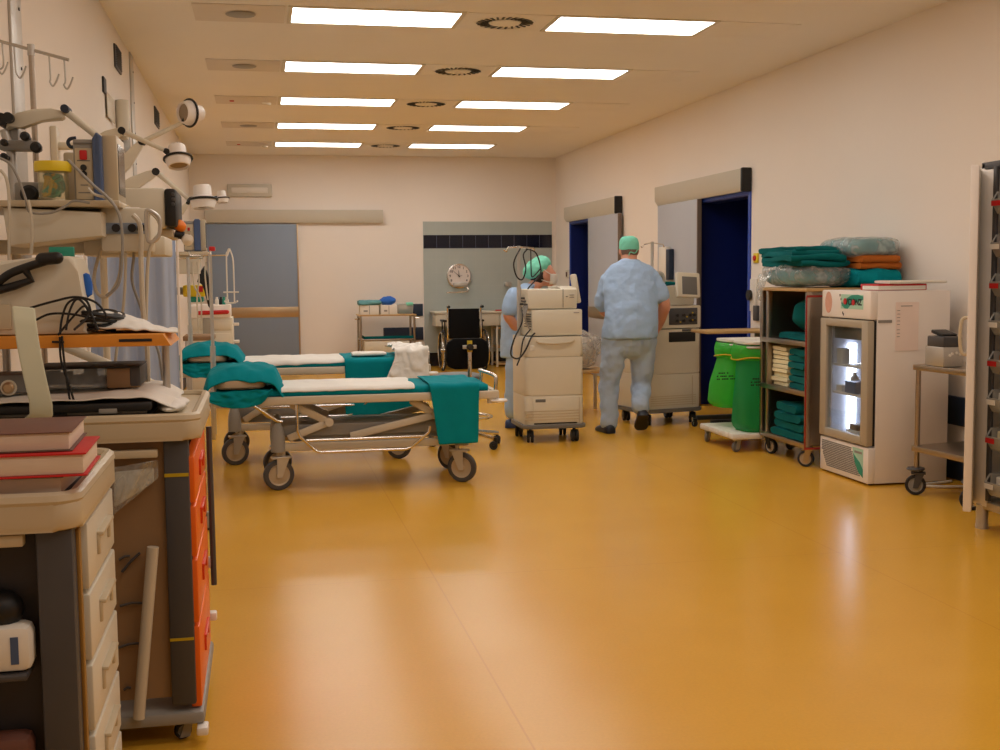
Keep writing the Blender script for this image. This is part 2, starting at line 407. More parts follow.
def dup(root, loc, rz=None, label=None, group=None):
    r = root.copy(); C.objects.link(r); r.location = loc
    if rz is not None: r.rotation_euler = (0, 0, rz)
    if label: r['label'] = label
    if group: r['group'] = group
    for ch in list(root.children):
        c = ch.copy(); C.objects.link(c); c.parent = r
        for g in list(ch.children):
            d = g.copy(); C.objects.link(d); d.parent = c
    return r
def text_mesh(name, txt, size, mat, parent, M4, ext=.0008, align='CENTER', bold=0):
    cu = bpy.data.curves.new(name, 'FONT'); cu.body = txt; cu.size = size; cu.extrude = ext; cu.align_x = align; cu.align_y = 'CENTER'; cu.offset = bold
    t = bpy.data.objects.new(name, cu); C.objects.link(t)
    dg = bpy.context.evaluated_depsgraph_get(); dg.update()
    me = bpy.data.meshes.new_from_object(t.evaluated_get(dg))
    bpy.data.objects.remove(t); bpy.data.curves.remove(cu)
    me.transform((wm(parent).inverted() if parent else Matrix()) @ M4)
    o = bpy.data.objects.new(name, me); me.materials.clear(); me.materials.append(mat); o.parent = parent; C.objects.link(o)
    return o
def frame4(o, x, y, z):
    """matrix whose columns are the given axes and origin"""
    x, y, z = V(x), V(y), V(z)
    return Matrix(((x.x, y.x, z.x, o[0]), (x.y, y.y, z.y, o[1]), (x.z, y.z, z.z, o[2]), (0, 0, 0, 1)))
NEAR_W, EXPO = 11.8, -0.15
# ------------------------------------------------------------------ room
XL, XR, YB, YN, H = -.95, 4.47, 17.65, -3.0, 3.13
struct(G().bb((XL-.2, YN-.2, -.1), (XR+.3, YB+.2, 0)).build('floor', floor_mat()))
bpy.data.objects['floor'].data.transform(Matrix.Translation(bpy.data.objects['floor'].location)); bpy.data.objects['floor'].location = (0, 0, 0)
struct(G().bb((XL-.2, YN-.2, H), (XR+.3, YB+.2, H+.12)).build('ceiling', M['ceil']))
struct(G().bb((XL-.15, YN, 0), (XL, YB, H)).build('wall_left', M['wall']))
struct(G().bb((XL-.15, YB, 0), (XR+.15, YB+.15, H)).build('wall_back', M['wall']))
struct(G().bb((XL-.15, YN-.15, 0), (XR+.15, YN, H)).build('wall_rear', M['wall']))
OPEN = [(10.35, 11.62), (15.55, 16.76)]; OZ = 2.09
g = G(); y0 = YN
for a, b in OPEN:
    g.bb((XR, y0, 0), (XR+.2, a, H)); g.bb((XR, a, OZ), (XR+.2, b, H)); y0 = b
g.bb((XR, y0, 0), (XR+.2, YB, H)); struct(g.build('wall_right', M['wall']))
# navy rooms behind the two doorways
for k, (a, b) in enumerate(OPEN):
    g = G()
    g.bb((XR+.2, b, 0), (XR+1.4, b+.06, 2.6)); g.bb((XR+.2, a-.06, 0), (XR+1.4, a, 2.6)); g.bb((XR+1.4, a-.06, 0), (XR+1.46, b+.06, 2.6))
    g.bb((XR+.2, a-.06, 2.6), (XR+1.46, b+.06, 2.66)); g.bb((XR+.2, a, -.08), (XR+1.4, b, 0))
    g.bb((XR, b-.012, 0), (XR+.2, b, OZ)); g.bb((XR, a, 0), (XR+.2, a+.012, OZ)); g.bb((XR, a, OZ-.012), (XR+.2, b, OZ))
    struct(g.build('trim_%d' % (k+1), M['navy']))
# skirting
struct(G().bb((XR-.015, YN, 0), (XR, 10.28, .14), .004).bb((XR-.015, 11.7, 0), (XR, 15.5, .14), .004).build('baseboard_right', M['darkblue']))
struct(G().bb((.6, YB-.015, 0), (2.41, YB, .14), .004).build('baseboard_back', M['darkblue']))
struct(G().bb((XL, YN, 0), (XL+.015, YB, .14), .004).build('baseboard_left', M['darkblue']))
# tiled panel on the back wall
TX0, TX1 = 2.42, 4.40
struct(G().bb((TX0, YB-.02, .2), (TX1, YB, 2.165)).build('trim_3', tile_mat('grey_green_tile', (176, 184, 180), (190, 194, 188), .2, .004, 0, 0, .3, .5)))
struct(G().bb((TX0, YB-.026, 1.765), (TX1, YB-.018, 1.965)).build('trim_4', tile_mat('navy_tile', (14, 18, 40), (116, 120, 134), .198, .005, 0, 0, .2, .8)))
struct(G().bb((TX0, YB-.026, 0), (TX1, YB, .2)).build('trim_5', tile_mat('black_tile', (16, 18, 30), (60, 62, 74), .198, .005, 0, 0, .2, .6)))
# wall guards
struct(G().bb((2.2, YB-.025, .757), (2.4, YB, .94), .008).build('trim_6', M['darkblue']))
struct(G().bb((1.80, YB-.025, .395), (2.4, YB, .59), .008).build('trim_7', M['darkblue']))
struct(G().bb((XR-.025, 6.2, .36), (XR, 7.1, .55), .008).build('trim_8', M['darkblue']))

# sliding door on the back wall
d = sroot('door_1', (-.08, YB-.05, 0))
lf = G().bb((-.72, YB-.055, .01), (.565, YB-.015, 2.13), .004).build('door_leaf', M['bluegrey'], d)
G().bb((-.715, YB-.06, .775), (.56, YB-.052, .925), .002).build('kick_strip', M['brass'], lf)
G().bb((.552, YB-.062, .01), (.572, YB-.05, 2.13), .002).build('edge_strip', M['brass'], lf)
def header(lo, hi, ax, par):
    """rounded header box running along an axis; ax 'X' on the back wall, 'Y' on the right wall"""
    dp = .095; z0, z1 = lo[2], hi[2]
    pr = [(0, z0+.02), (0, z1), (dp, z1), (dp, z0+.05), (dp-.035, z0), (.03, z0)]
    if ax == 'X': return G().prism(pr, lambda u, v, t: (t, YB-u, v), lo[0], hi[0], .004).build('header_box', M['header'], par)
    return G().prism(pr, lambda u, v, t: (XR-u, t, v), lo[1], hi[1], .004).build('header_box', M['header'], par)
header((-.74, 0, 2.145), (1.82, 0, 2.335), 'X', d)
# two sliding doors on the right wall
for nm, y0, y1, l0, l1, side in (('door_2', 14.28, 16.8, 14.2, 15.58, 0), ('door_3', 10.32, 12.76, 11.48, 12.71, 1)):
    d = sroot(nm, (XR-.06, (l0+l1)/2, 0))
    lf = G().bb((XR-.075, l0, .01), (XR-.035, l1, 2.118), .004).build('door_leaf', M['palegrey'], d)
    G().bb((XR-.081, l0+.01, .775), (XR-.07, l1-.01, .925), .002).build('kick_strip', M['brass'], lf)
    G().bb((XR-.078, l0-.006, .01), (XR-.03, l0+.014, 2.115), .003).build('edge_strip', pm('edge_trim', (124, 108, 96), .5), lf)
    header((0, y0, 2.12), (0, y1, 2.325), 'Y', d)
    G().bb((XR-.102, y0-.03, 2.113), (XR, y0+.012, 2.332), .012).build('end_cap', M['black'], d)
    a, b = OPEN[1 if side == 0 else 0]
    g = G().bb((XR-.012, a-.05, 0), (XR+.02, a, OZ+.06)).bb((XR-.012, b, 0), (XR+.02, b+.05, OZ+.06)).bb((XR-.012, a, OZ), (XR+.02, b, OZ+.06))
    g.build('door_frame', M['blueframe'], d)

# ------------------------------------------------------------------ ceiling fittings
ROW = [7.99+1.991*k for k in range(5)]; DP = .468
ordn = ['nearest row', 'second row', 'third row', 'fourth row', 'last row by the back wall']
def make_light(label):
    t = thing('ceiling_light', label, 'ceiling light', (0, 0, H), 0, 'lit ceiling panels')
    g = G(); w, dd = 1.118, DP
    for lo, hi in (((-w/2-.03, -dd/2-.03), (w/2+.03, -dd/2)), ((-w/2-.03, dd/2), (w/2+.03, dd/2+.03)), ((-w/2-.03, -dd/2), (-w/2, dd/2)), ((w/2, -dd/2), (w/2+.03, dd/2))):
        g.bb((lo[0], lo[1], -.008), (hi[0], hi[1], 0))
    g.build('light_frame', M['cream'], t, local=True)
    G().bb((-w/2, -dd/2, -.004), (w/2, dd/2, 0)).build('diffuser', M['lamp'], t, local=True)
    return t
first = make_light('x')
def slot(n): return 'light panel, %s' % n
i = 0
for xc, side in ((.263+.559, 'the row of ceiling lights on the side of the left wall'), (2.068+.559, 'the row of ceiling lights on the side of the right wall')):
    for k, y in enumerate(ROW):
        lab = 'bright ceiling light, %s, in the file nearer the %s wall' % (ordn[k], 'left' if xc < 1.5 else 'right')
        o = first if i == 0 else dup(first, (0, 0, 0))
        o.location = (xc, y+DP/2, H); o['label'] = lab; i += 1
def make_vent():
    t = thing('ceiling_vent', 'x', 'air vent', (0, 0, H), 0, 'round swirl vents between the lights')
    G().bb((-.31, -.25, -.006), (.31, .25, 0), .002).build('vent_panel', M['ceil'], t, local=True)
    g = G().lathe([(.215, -.007), (.212, -.011), (.2, -.012)], n=40, cap=False)
    g.lathe([(.11, -.014), (.05, -.017), (.0, -.018)], n=32, cap=False)
    g.build('vent_ring', M['ceil'], t, local=True)
    g = G()
    for q in range(24):
        a = 2*PI*q/24
        c = V((.158*math.cos(a), .158*math.sin(a), -.0085))
        g.box(c, (.085, .014, .006), 0, rz=a+.25)
    g.build('slots', M['black'], t, local=True)
    return t
v0 = make_vent()
for k, y in enumerate(ROW):
    o = v0 if k == 0 else dup(v0, (0, 0, 0)); o.location = (1.725, y+DP/2, H); o['label'] = 'round swirl air vent in the ceiling, %s' % ordn[k]
M['panel'] = pm('ceiling_panel', (224, 214, 202), .7, var=.03)
for k, y in enumerate(ROW):
    t = thing('ceiling_speaker_panel' if k < 2 or k == 3 else 'ceiling_sensor_panel', 'square ceiling panel with a %s beside the lights, %s' % ('round speaker grille' if k < 2 or k == 3 else 'small spotlight and sensor', ordn[k]), 'ceiling panel', (-.07, y+DP/2, H), 0, 'grey ceiling panels near the left wall')
    G().bb((-.38, y-.02, H-.007), (.215, y+DP+.03, H), .002).build('panel', M['panel'], t)
    if k < 2 or k == 3:
        G().lathe([(.1, -.012), (.095, -.016), (.0, -.016)], (-.075, y+DP/2, H), n=32).build('speaker_grille', M['grey'], t)
    else:
        G().lathe([(.045, -.03), (.04, -.045), (.0, -.045)], (.12, y+DP/2, H), n=20).build('spotlight', M['white'], t)
        G().lathe([(.025, -.012), (.02, -.02), (0, -.02)], (-.22, y+DP/2, H), n=12).build('sensor', M['red'], t)
for k, y in enumerate(ROW[:4]):
    tag(G().bb((3.2, y-.01, H-.006), (3.83, y+DP+.03, H), .002).build('ceiling_hatch', M['ceil']), 'flat blank ceiling hatch beyond the light nearer the right wall, %s' % ordn[k], 'ceiling panel', 'blank ceiling hatches')
# lamps further up the ceiling, the same fittings beyond the top of the picture
def area(x, y, p):
    l = bpy.data.lights.new('ceiling_lamp', 'AREA'); l.shape = 'RECTANGLE'; l.size = 1.118; l.size_y = DP; l.energy = p; l.color = (1, .955, .89)
    o = bpy.data.objects.new('ceiling_lamp', l); o.location = (x, y, H-.01); C.objects.link(o)
for y in (6.233, 4.242, 2.251, .26): 
    for x in (.82, 2.63): area(x, y, NEAR_W if y < 5 else NEAR_W*1.0)

# ------------------------------------------------------------------ back wall items
ck = thing('wall_clock', 'round chrome-rimmed wall clock on the grey tiled wall', 'clock', (2.95, YB-.05, 1.35))
cy = YB-.02
G().lathe([(.186, 0), (.19, .02), (.186, .04), (.172, .042), (.168, .03)], (2.95, cy, 1.35), (0, -1, 0), 40, cap=False).build('rim', M['chrome'], ck)
G().lathe([(.17, 0), (.17, .026), (0, .026)], (2.95, cy, 1.35), (0, -1, 0), 40).build('dial', M['dialface'], ck)
for h in range(1, 13):
    a = PI/2 - h*PI/6
    text_mesh('numeral', str(h), .05, M['ink'], ck, frame4((2.95+.135*math.cos(a), cy-.028, 1.35+.135*math.sin(a)), (1, 0, 0), (0, 0, 1), (0, -1, 0)), bold=.001)
def hand(nm, ang, l, w, back=.02):
    a = PI/2 - ang; d = V((math.cos(a), 0, math.sin(a))); n = V((-d.z, 0, d.x)); c = V((2.95, cy-.031, 1.35))
    G().prism([(-back, -w), (l, -w*.4), (l, w*.4), (-back, w)], lambda u, v, t: c + d*u + n*v + V((0, -t, 0)), 0, .003).build(nm, M['ink'], ck)
hand('hour_hand', 2*PI*11.87/12, .085, .006); hand('minute_hand', 2*PI*52/60, .125, .004); hand('second_hand', 2*PI*14/60, .05, .004)
# elbow lever tap / dispenser below the clock
t = thing('soap_dispenser', 'chrome elbow-lever dispenser below the wall clock', 'dispenser', at(463, 290, YB-.06))
p = at(462, 285, YB-.02)
G().bb((p.x-.14, YB-.1, p.z-.03), (p.x+.08, YB-.02, p.z+.04), .012).build('body', M['lightsteel'], t)
G().tube([(p.x+.05, YB-.07, p.z-.01), (p.x+.08, YB-.11, p.z-.08), (p.x-.02, YB-.13, p.z-.105), (p.x-.26, YB-.14, p.z-.11)], .013, 10, smooth=5).build('lever', M['chrome'], t)
t = thing('wall_tap', 'small chrome lever tap on the tiles behind the woman', 'tap', at(510, 284, YB-.06))
p = at(507, 284, YB-.02)
G().bb((p.x-.05, YB-.09, p.z-.035), (p.x+.06, YB-.02, p.z+.035), .012).build('body', M['lightsteel'], t)
G().tube([(p.x, YB-.08, p.z), (p.x+.02, YB-.17, p.z-.05), (p.x-.02, YB-.2, p.z-.1)], .012, 10, smooth=5).build('lever', M['chrome'], t)
# wall lamp above the sliding door
t = thing('emergency_light', 'slim cream emergency light on the back wall above the sliding door', 'wall light', (-.1, YB-.03, 2.53))
G().bb((-.42, YB-.05, 2.525), (.215, YB, 2.705), .012).build('housing', M['header'], t)
G().bb((-.36, YB-.062, 2.575), (.155, YB-.045, 2.655), .01).build('lens', M['white'], t)
# wall-hung desk
t = thing('wall_desk', 'cream wall-hung worktop with drawers under the tiled wall', 'desk', (3.45, 17.37, 0))
G().bb((2.5, 17.1, .80), (4.43, YB-.026, .83), .006).build('worktop', M['cream'], t)
for k in range(4):
    x = 2.52+.475*k
    G().bb((x, 17.12, .615), (x+.465, 17.56, .795), .006).build('drawer', M['cream'], t)
for x in (3.42, 4.38):
    for y in (17.14, 17.52): G().bb((x, y, .0), (x+.03, y+.03, .61), .004).build('leg', M['cream'], t)
for z in (.03, .28, .56): G().bb((3.45, 17.14, z), (4.38, 17.55, z+.025), .004).build('shelf', M['wood'], t)
tag(G().bb((3.42, 17.15, .83), (3.54, 17.21, .848), .006).bb((3.55, 17.16, .83), (3.60, 17.2, .845), .006).build('stapler', M['red']), 'small red stapler lying on the cream worktop', 'stapler')

# casters, shared by trolleys ------------------------------------------------
def caster(par, x, y, z1, r, w, rz=0, twin=False, mfork='lightsteel', hub='wheelhub', mw='rubber', plate=True, name='caster', trail=.03):
    """a swivel caster under a mount at height z1; wheel on the floor; par None gives world coordinates in par's frame"""
    R = Matrix.Rotation(rz, 3, 'Z'); c = V((x, y, 0))
    def P(a, b, z): return R @ V((a, b, 0)) + c + V((0, 0, z))
    g = G()
    ws = (-w*.75, w*.75) if twin else (0,)
    hw = w*1.6 if twin else w*.75
    g.cyl(P(trail, 0, z1-.002), P(trail, 0, r*1.75), .012)
    if twin: g.box(P(.01, 0, r*1.45), (r*1.5, w*.6, r*1.0), .006, rz=rz)
    else:
        g.box(P(trail*.5, 0, 2*r+.012), (r*.9+trail, w*1.7, .014), .004, rz=rz)
        for s in (-1, 1):
            g.prism([(-.016, r-.018), (.016, r-.018), (trail+r*.35, 2*r+.016), (trail-r*.5, 2*r+.016)], lambda u, v, t: P(u, t, v), s*w*.72-.002, s*w*.72+.002)
    k = g.build(name, M[mfork], par, local=True)
    for yy in ws:
        gw = G(); a = V(P(0, yy-w/2, r)); d = (P(0, yy+w/2, r)-a)
        u = d.normalized()
        gw.lathe([(r*.68, 0), (r*.93, 0), (r, w*.2), (r, w*.8), (r*.93, w), (r*.68, w), (r*.68, 0)], a, u, 28, cap=False)
        gw.build('wheel', M[mw], k, local=True)
        gh = G().lathe([(r*.08, -.006), (r*.2, -.004), (r*.22, .002), (r*.6, .004), (r*.66, -.001), (r*.7, -.001), (r*.7, w+.001), (r*.6, w-.004), (r*.22, w-.002), (r*.2, w+.004), (r*.08, w+.006)], a, u, 28)
        gh.build('wheel_hub', M[hub], k, local=True)
    return k

# trolley against the back wall
t = thing('instrument_trolley', 'steel trolley with a drawer standing by the back wall', 'trolley', (1.79, 17.15, 0))
for x in (-.385, .385):
    for y in (-.23, .23): G().cyl((x, y, .12), (x, y, .80), .016).build('leg', M['steel'], t, local=True)
G().bb((-.415, -.26, .79), (.415, .26, .81), .005).build('top_shelf', M['wood'], t, local=True)
G().bb((-.39, -.24, .44), (.39, .24, .46), .005).build('lower_shelf', M['steel'], t, local=True)
dr = G().bb((-.34, -.24, .26), (.3, .22, .43), .006).build('drawer', M['cream'], t, local=True)
G().bb((-.05, -.25, .355), (.1, -.238, .375), .004).build('handle', M['lightsteel'], dr, local=True)
G().tube([(-.385, -.1, .75), (-.46, -.1, .75)], .012).build('push_handle', M['chrome'], t, local=True)
G().tube([(.385, -.1, .75), (.47, -.1, .75)], .012).build('push_handle', M['chrome'], t, local=True)
for x in (-.385, .385):
    for y in (-.23, .23): caster(t, x, y, .14, .05, .025)
for x0, w, lab in ((1.405, .27, 'white carton under the pale folded cloth on the back trolley'), (1.70, .24, 'white carton under the bright blue cloth on the back trolley')):
    k = tag(G().bb((x0, 17.0, .81), (x0+w, 17.22, .945), .004).build('carton', M['paper']), lab, 'box', 'cartons on the back trolley')
    G().bb((x0+w/2-.004, 16.994, .815), (x0+w/2+.004, 17.0, .94)).bb((x0+.05, 16.994, .85), (x0+w*.4, 16.999, .875)).build('print', M['grey'], k)
tag(G().slab((1.55, 17.11, .98), (.32, .24, .07), .03, 11).build('folded_cloth', M['paleteal']), 'pale teal folded cloth on a white carton on the back trolley', 'cloth')
tag(G().ball((1.81, 17.1, 1.0), (.12, .11, .062), 28, 16, nz=.035, nf=14).build('crumpled_cloth', M['bluecloth']), 'crumpled bright blue cloth on a white carton on the back trolley', 'cloth')
t = thing('plastic_basin', 'clear plastic basin of supplies at the end of the back trolley', 'basin', (2.06, 17.1, .81))
G().box((2.06, 17.1, .885), (.21, .24, .145), .02, taper=(1.1, 1.1)).build('basin', M['trayclear'], t)
G().bb((1.98, 17.02, .82), (2.13, 17.18, .87), .01).build('packet', M['paleteal'], t)
tag(G().slab((2.12, 17.0, .955), (.1, .1, .05), .01, 9).build('cleaning_wipe', M['mint']), 'small green wipe on the clear plastic basin', 'wipe')
t = tag(G().bb((1.45, 16.96, .46), (2.2, 17.3, .475), .004).bb((1.45, 16.96, .46), (1.46, 17.3, .50)).bb((2.19, 16.96, .46), (2.2, 17.3, .50)).bb((1.45, 16.96, .46), (2.2, 16.97, .50)).build('instrument_tray', M['teal2']), 'shallow teal tray on the lower shelf of the back trolley', 'tray')

# ------------------------------------------------------------------ wheelchair
t = thing('wheelchair', 'folding wheelchair with a black back, parked in front of the worktop', 'wheelchair', (2.84, 16.75, 0))
G().box((0, -.2, .68), (.44, .03, .42), .01, rot=Matrix.Rotation(-.06, 4, 'X')).build('backrest', M['blackcloth'], t, local=True)
G().bb((-.22, -.2, .46), (.22, .22, .5), .015).build('seat', M['black'], t, local=True)
for s in (-1, 1):
    G().tube([(s*.24, .3, .12), (s*.24, .28, .3), (s*.24, .22, .46), (s*.24, -.2, .46), (s*.24, -.21, .9), (s*.24, -.32, .92)], .013, 10, smooth=4).tube([(s*.24, -.18, .46), (s*.24, -.18, .2), (s*.24, .2, .2), (s*.24, .26, .4)], .012, 8).build('side_frame', M['chrome'], t, local=True)
    G().cyl((s*.24, -.25, .915), (s*.24, -.36, .92), .019).build('handgrip', M['black'], t, local=True)
    G().bb((s*.27-.03, -.16, .7), (s*.27+.03, .14, .73), .01).tube([(s*.27, -.14, .7), (s*.27, -.14, .46)], .01).tube([(s*.27, .1, .7), (s*.27, .1, .46)], .01).build('armrest', M['black'], t, local=True)
    wx = s*.30
    w = G().tube([(wx, -.12+.285*math.cos(a), .3+.285*math.sin(a)) for a in [2*PI*q/36 for q in range(36)]], .014, 8, closed=True).build('wheel', M['rubber'], t, local=True)
    G().tube([(wx+s*.03, -.12+.255*math.cos(a), .3+.255*math.sin(a)) for a in [2*PI*q/36 for q in range(36)]], .008, 8, closed=True).build('handrim', M['chrome'], w, local=True)
    gs = G().cyl((wx-.03, -.12, .3), (wx+.03, -.12, .3), .03)
    for q in range(18):
        a = 2*PI*q/18; gs.cyl((wx, -.12, .3), (wx, -.12+.28*math.cos(a), .3+.28*math.sin(a)), .0025, n=5)
    gs.build('spokes', M['chrome'], w, local=True)
    caster(t, s*.22, .27, .22, .075, .025, rz=PI/2)
    G().tube([(s*.2, .28, .35), (s*.17, .4, .14), (s*.1, .42, .12)], .01).bb((s*.1-.07, .36, .1), (s*.1+.07, .5, .115), .006).build('footrest', M['midgrey'], t, local=True)
# ------------------------------------------------------------------ patient stretchers
def make_bed(loc, label, dz=0.0):
    """local frame: x along the bed (head at -x), y across (near side -y), z up"""
    t = thing('patient_stretcher', label, 'stretcher', loc, 0, 'stretchers with green covers')
    L = dict(parent=t, local=True)
    # lower frame
    g = G()
    for y in (-.25, .25): g.bb((-.62, y-.025, .25), (.62, y+.025, .30), .006)
    for x in (-.6, .6): g.bb((x-.03, -.27, .25), (x+.03, .27, .30), .006)
    g.build('base_frame', M['bedframe'], **L)
    g = G(); n = 2
    g.prism([(-.55, .335), (.52, .335), (.56, .40), (.53, .415), (-.52, .415), (-.58, .40)], lambda u, v, s: (u, s, v), -.215, .215, .01)
    g.bb((-.5, -.19, .30), (.5, .2, .336))
    g.build('base_tray', M['grey'], **L)
    for k, (x, y, a) in enumerate(((-.6, -.27, .25), (-.6, .27, .3), (.6, -.27, 2.6), (.6, .27, 2.3))):
        c = caster(t, x, y, .28, .1, .034, rz=a, hub='wheelhub', mw='dgrey', trail=.035)
        G().lathe([(.046, .25), (.046, .32), (.042, .37), (.032, .41), (.018, .432), (0, .435)], (x, y, 0), n=24).build('hub_cover', M['grey'], c, local=True)
    top = .557+dz
    for y in (-.25, .25):
        g = G()
        def bar(a, b, w=.024):
            a, b = V((a[0], y, a[1])), V((b[0], y, b[1])); d = (b-a); ang = math.atan2(d.z, d.x)
            g.box((a+b)/2, (d.length+.03, .03, w*2), .008, rot=Matrix.Rotation(-ang, 4, 'Y'))
        bar((-.5, top-.01), (-.27, .43+dz*.5)); bar((-.27, .43+dz*.5), (-.52, .335))
        bar((.28, top-.01), (.43, .455+dz*.5)); bar((.43, .455+dz*.5), (-.12, .335))
        for p in ((-.27, .43+dz*.5), (.43, .455+dz*.5)): g.cyl((p[0], y-.03, p[1]), (p[0], y+.03, p[1]), .028)
        g.build('scissor_arm', M['bedframe'], **L)
    g = G(); r0, r1 = top, top+.052
    for y in (-.31, .31): g.bb((-1.0, y-.018, r0), (.845, y+.018, r1), .008)
    for x in (-.985, -.3, .35, .83): g.bb((x-.018, -.3, r0), (x+.018, .3, r1), .006)
    g.bb((-.98, -.295, r0+.02), (.82, .295, r0+.042))
    g.build('deck_frame', M['bedframe'], **L)
    G().cyl((.80, -.30, r0-.03), (.80, -.30, r0), .03).build('frame_stop', M['bedframe'], **L)
    for y in (-.31, .31): G().lathe([(.0, 0), (.055, 0), (.06, .008), (.055, .016), (0, .016)], (.845, y, r0-.022), n=24).build('corner_bumper', M['offwhite'], **L)
    # dropped side rail
    y = -.335
    zb = .33+dz
    g = G().tube([(-.475, y, top+.0), (-.475, y, zb+.06), (-.46, y, zb+.02), (-.36, y, zb-.075), (-.33, y, zb-.085), (.22, y, zb-.085), (.26, y, zb-.07), (.37, y, zb+.02), (.38, y, zb+.06)], .011, 10)
    g.tube([(-.42, y, zb-.005), (.34, y, zb-.005)], .011, 10)
    g.tube([(-.74, y, top), (-.60, y, top-.1), (-.57, y, top-.105)], .011, 10)
    g.build('side_rail', M['chrome'], **L)
    G().tube([(.83, -.27, r1-.01), (.835, -.27, r1+.07), (.83, -.24, r1+.095), (.79, -.05, r1+.11), (.775, .0, r1+.112), (.79, .05, r1+.11), (.83, .24, r1+.095), (.835, .27, r1+.07), (.83, .27, r1-.01)], .012, 10, smooth=4).build('push_handle', M['chrome'], **L)
    # mattress in its green cover
    g = G().slab((-.1, 0, r1+.018), (1.76, .60, .055), .006, 4, nx=24, seed=loc[0])
    tag(g.build('mattress', M['teal'], **L), 'green covered mattress')
    return t, top+.052
B1 = (.69, 7.94, 0); B2 = (.395, 9.05, 0)
bed1, d1 = make_bed(B1, 'hospital stretcher in front, with a green cloth hanging off its foot end')
bed2, d2 = make_bed(B2, 'hospital stretcher behind the other one, with a crumpled white sheet on its foot end', .10)
def iv_pole(par, x, y, z0, z1, cross=None):
    k = G().cyl((x, y, z0), (x, y, z1), .012).cyl((x, y, z0-.05), (x, y, z0+.35), .018).build('drip_pole', M['lightsteel'], par)
    g = G()
    for a in cross: g.tube([(x, y, z1-.01), (x+a[0]*.9, y+a[1]*.9, z1-.01), (x+a[0], y+a[1], z1+.02)], .006, 8)
    g.build('hook_arm', M['chrome'], k)
p = at(214, 363, 8.24)
pt = at(211, 254, 8.24)
iv_pole(bed1, p.x-.005, 8.24, d1-.05, pt.z, ((-.14, .0), (.12, 0), (0, .1)))
p2 = at(190.5, 340, 9.34); pt2 = at(189.5, 257, 9.34)
iv_pole(bed2, p2.x, 9.34, d2-.05, pt2.z, ((.12, 0), (-.1, 0)))
# white bottle hanger on the near pole
hx = at(229.5, 255, 8.24).x; hz = pt.z+.012
t = thing('bottle_hanger', 'white wire bottle hanger hooked on the drip pole, in front of the sliding door', 'hanger', (hx, 8.24, hz))
hz -= .006
G().tube([(hx-.02, 8.24, hz), (hx-.022, 8.24, hz-.1), (hx-.022, 8.24, hz-.335)], .005, 8, smooth=4).tube([(hx, 8.24, hz+.03), (hx-.02, 8.24, hz-.02)], .009, 8).tube([(hx, 8.24, hz+.03), (hx+.02, 8.24, hz-.03), (hx+.024, 8.24, hz-.12), (hx+.024, 8.24, hz-.335)], .005, 8, smooth=4).tube([(hx-.02, 8.24, hz), (hx, 8.24, hz+.02)], .006).build('wire', M['white'], t)
G().tube([(hx-.048, 8.24, hz-.265), (hx+.055, 8.24, hz-.265)], .005).build('crossbar', M['white'], t)
G().tube([(hx-.04, 8.22, hz-.325), (hx-.022, 8.24, hz-.337), (hx+.024, 8.24, hz-.337), (hx+.045, 8.22, hz-.325)], .006, 8, smooth=4).build('base_hook', M['white'], t)

# bedding (lies on the stretchers)
def sheet(fn, nu, nv, name, mat, label, cat, th=.006, group=None):
    g = G().grid(fn, nu, nv); o = g.build(name, mat, ang=80)
    m = o.modifiers.new('soft', 'SUBSURF'); m.levels = 1; m.render_levels = 1
    return tag(solidify(o, th), label, cat, group)
def N3(x, y, z, s=0): return noise.noise(V((x+s*3.1, y+s*1.7, z+s*.7)))
def drape_profile(v, y0, y1, zt, zdrop, rad=.04):
    """across the bed: v=0 far edge of the top .. then over the near edge and down by zdrop"""
    flat = abs(y1-y0); tot = flat+zdrop; s = v*tot
    if s < flat: return y0+(y1-y0)*s/flat, zt - (max(0, (s-(flat-rad))/rad)**2)*.012
    return y1-.004, zt-.012-(s-flat)
def rail_y(B): return B[1]-.335
# 1: paper sheet on the front bed
T1 = d1+.046
def f(u, v):
    x = .10+.88*u; y, z = drape_profile(v, B1[1]+.28, B1[1]-.302, T1+.006, .014)
    e = .012*N3(u*14, v*3, 0) ; n = .007*N3(x*7, y*9, 0, 1)
    return (x+e*2, y-abs(e)*.3, z+abs(n)+.4*e*(1 if v > .95 else 0))
sheet(f, 40, 20, 'paper_sheet', M['linen'], 'white paper sheet spread along the front stretcher', 'sheet', .004)
def f(u, v):
    x = -.15+.76*u; y, z = drape_profile(v, B2[1]+.27, B2[1]-.302, d2+.052, .034*(1-.6*u))
    n = .010*N3(x*8, y*9, 3, 1)
    return (x+.02*N3(u*9, v*2, 5), y, z+abs(n)+.02*u*max(0, N3(u*8, 0, 2)))
sheet(f, 40, 20, 'paper_sheet', M['linen'], 'wavy white sheet spread along the stretcher behind', 'sheet', .004)
# 2: green cloth over the foot end of the front bed
def f(u, v):
    x = 1.07+.33*u; y, z = drape_profile(v, B1[1]+.28, B1[1]-.34, T1+.012, .385)
    hang = max(0, (T1-z)/.4)
    x += -.0 + hang*(.055*(1-u)*1.0 - .012*u) + .004*N3(u*6, v*6, 1)
    return (x, y-.012*hang*math.sin(u*9+1)-.012*hang*math.sin(u*5)-.008*hang, z+.006*N3(u*6, v*8, 2)*(1-hang))
sheet(f, 30, 44, 'foot_cloth', M['teal'], 'green surgical cloth hanging square over the foot of the front stretcher', 'cloth', .005)
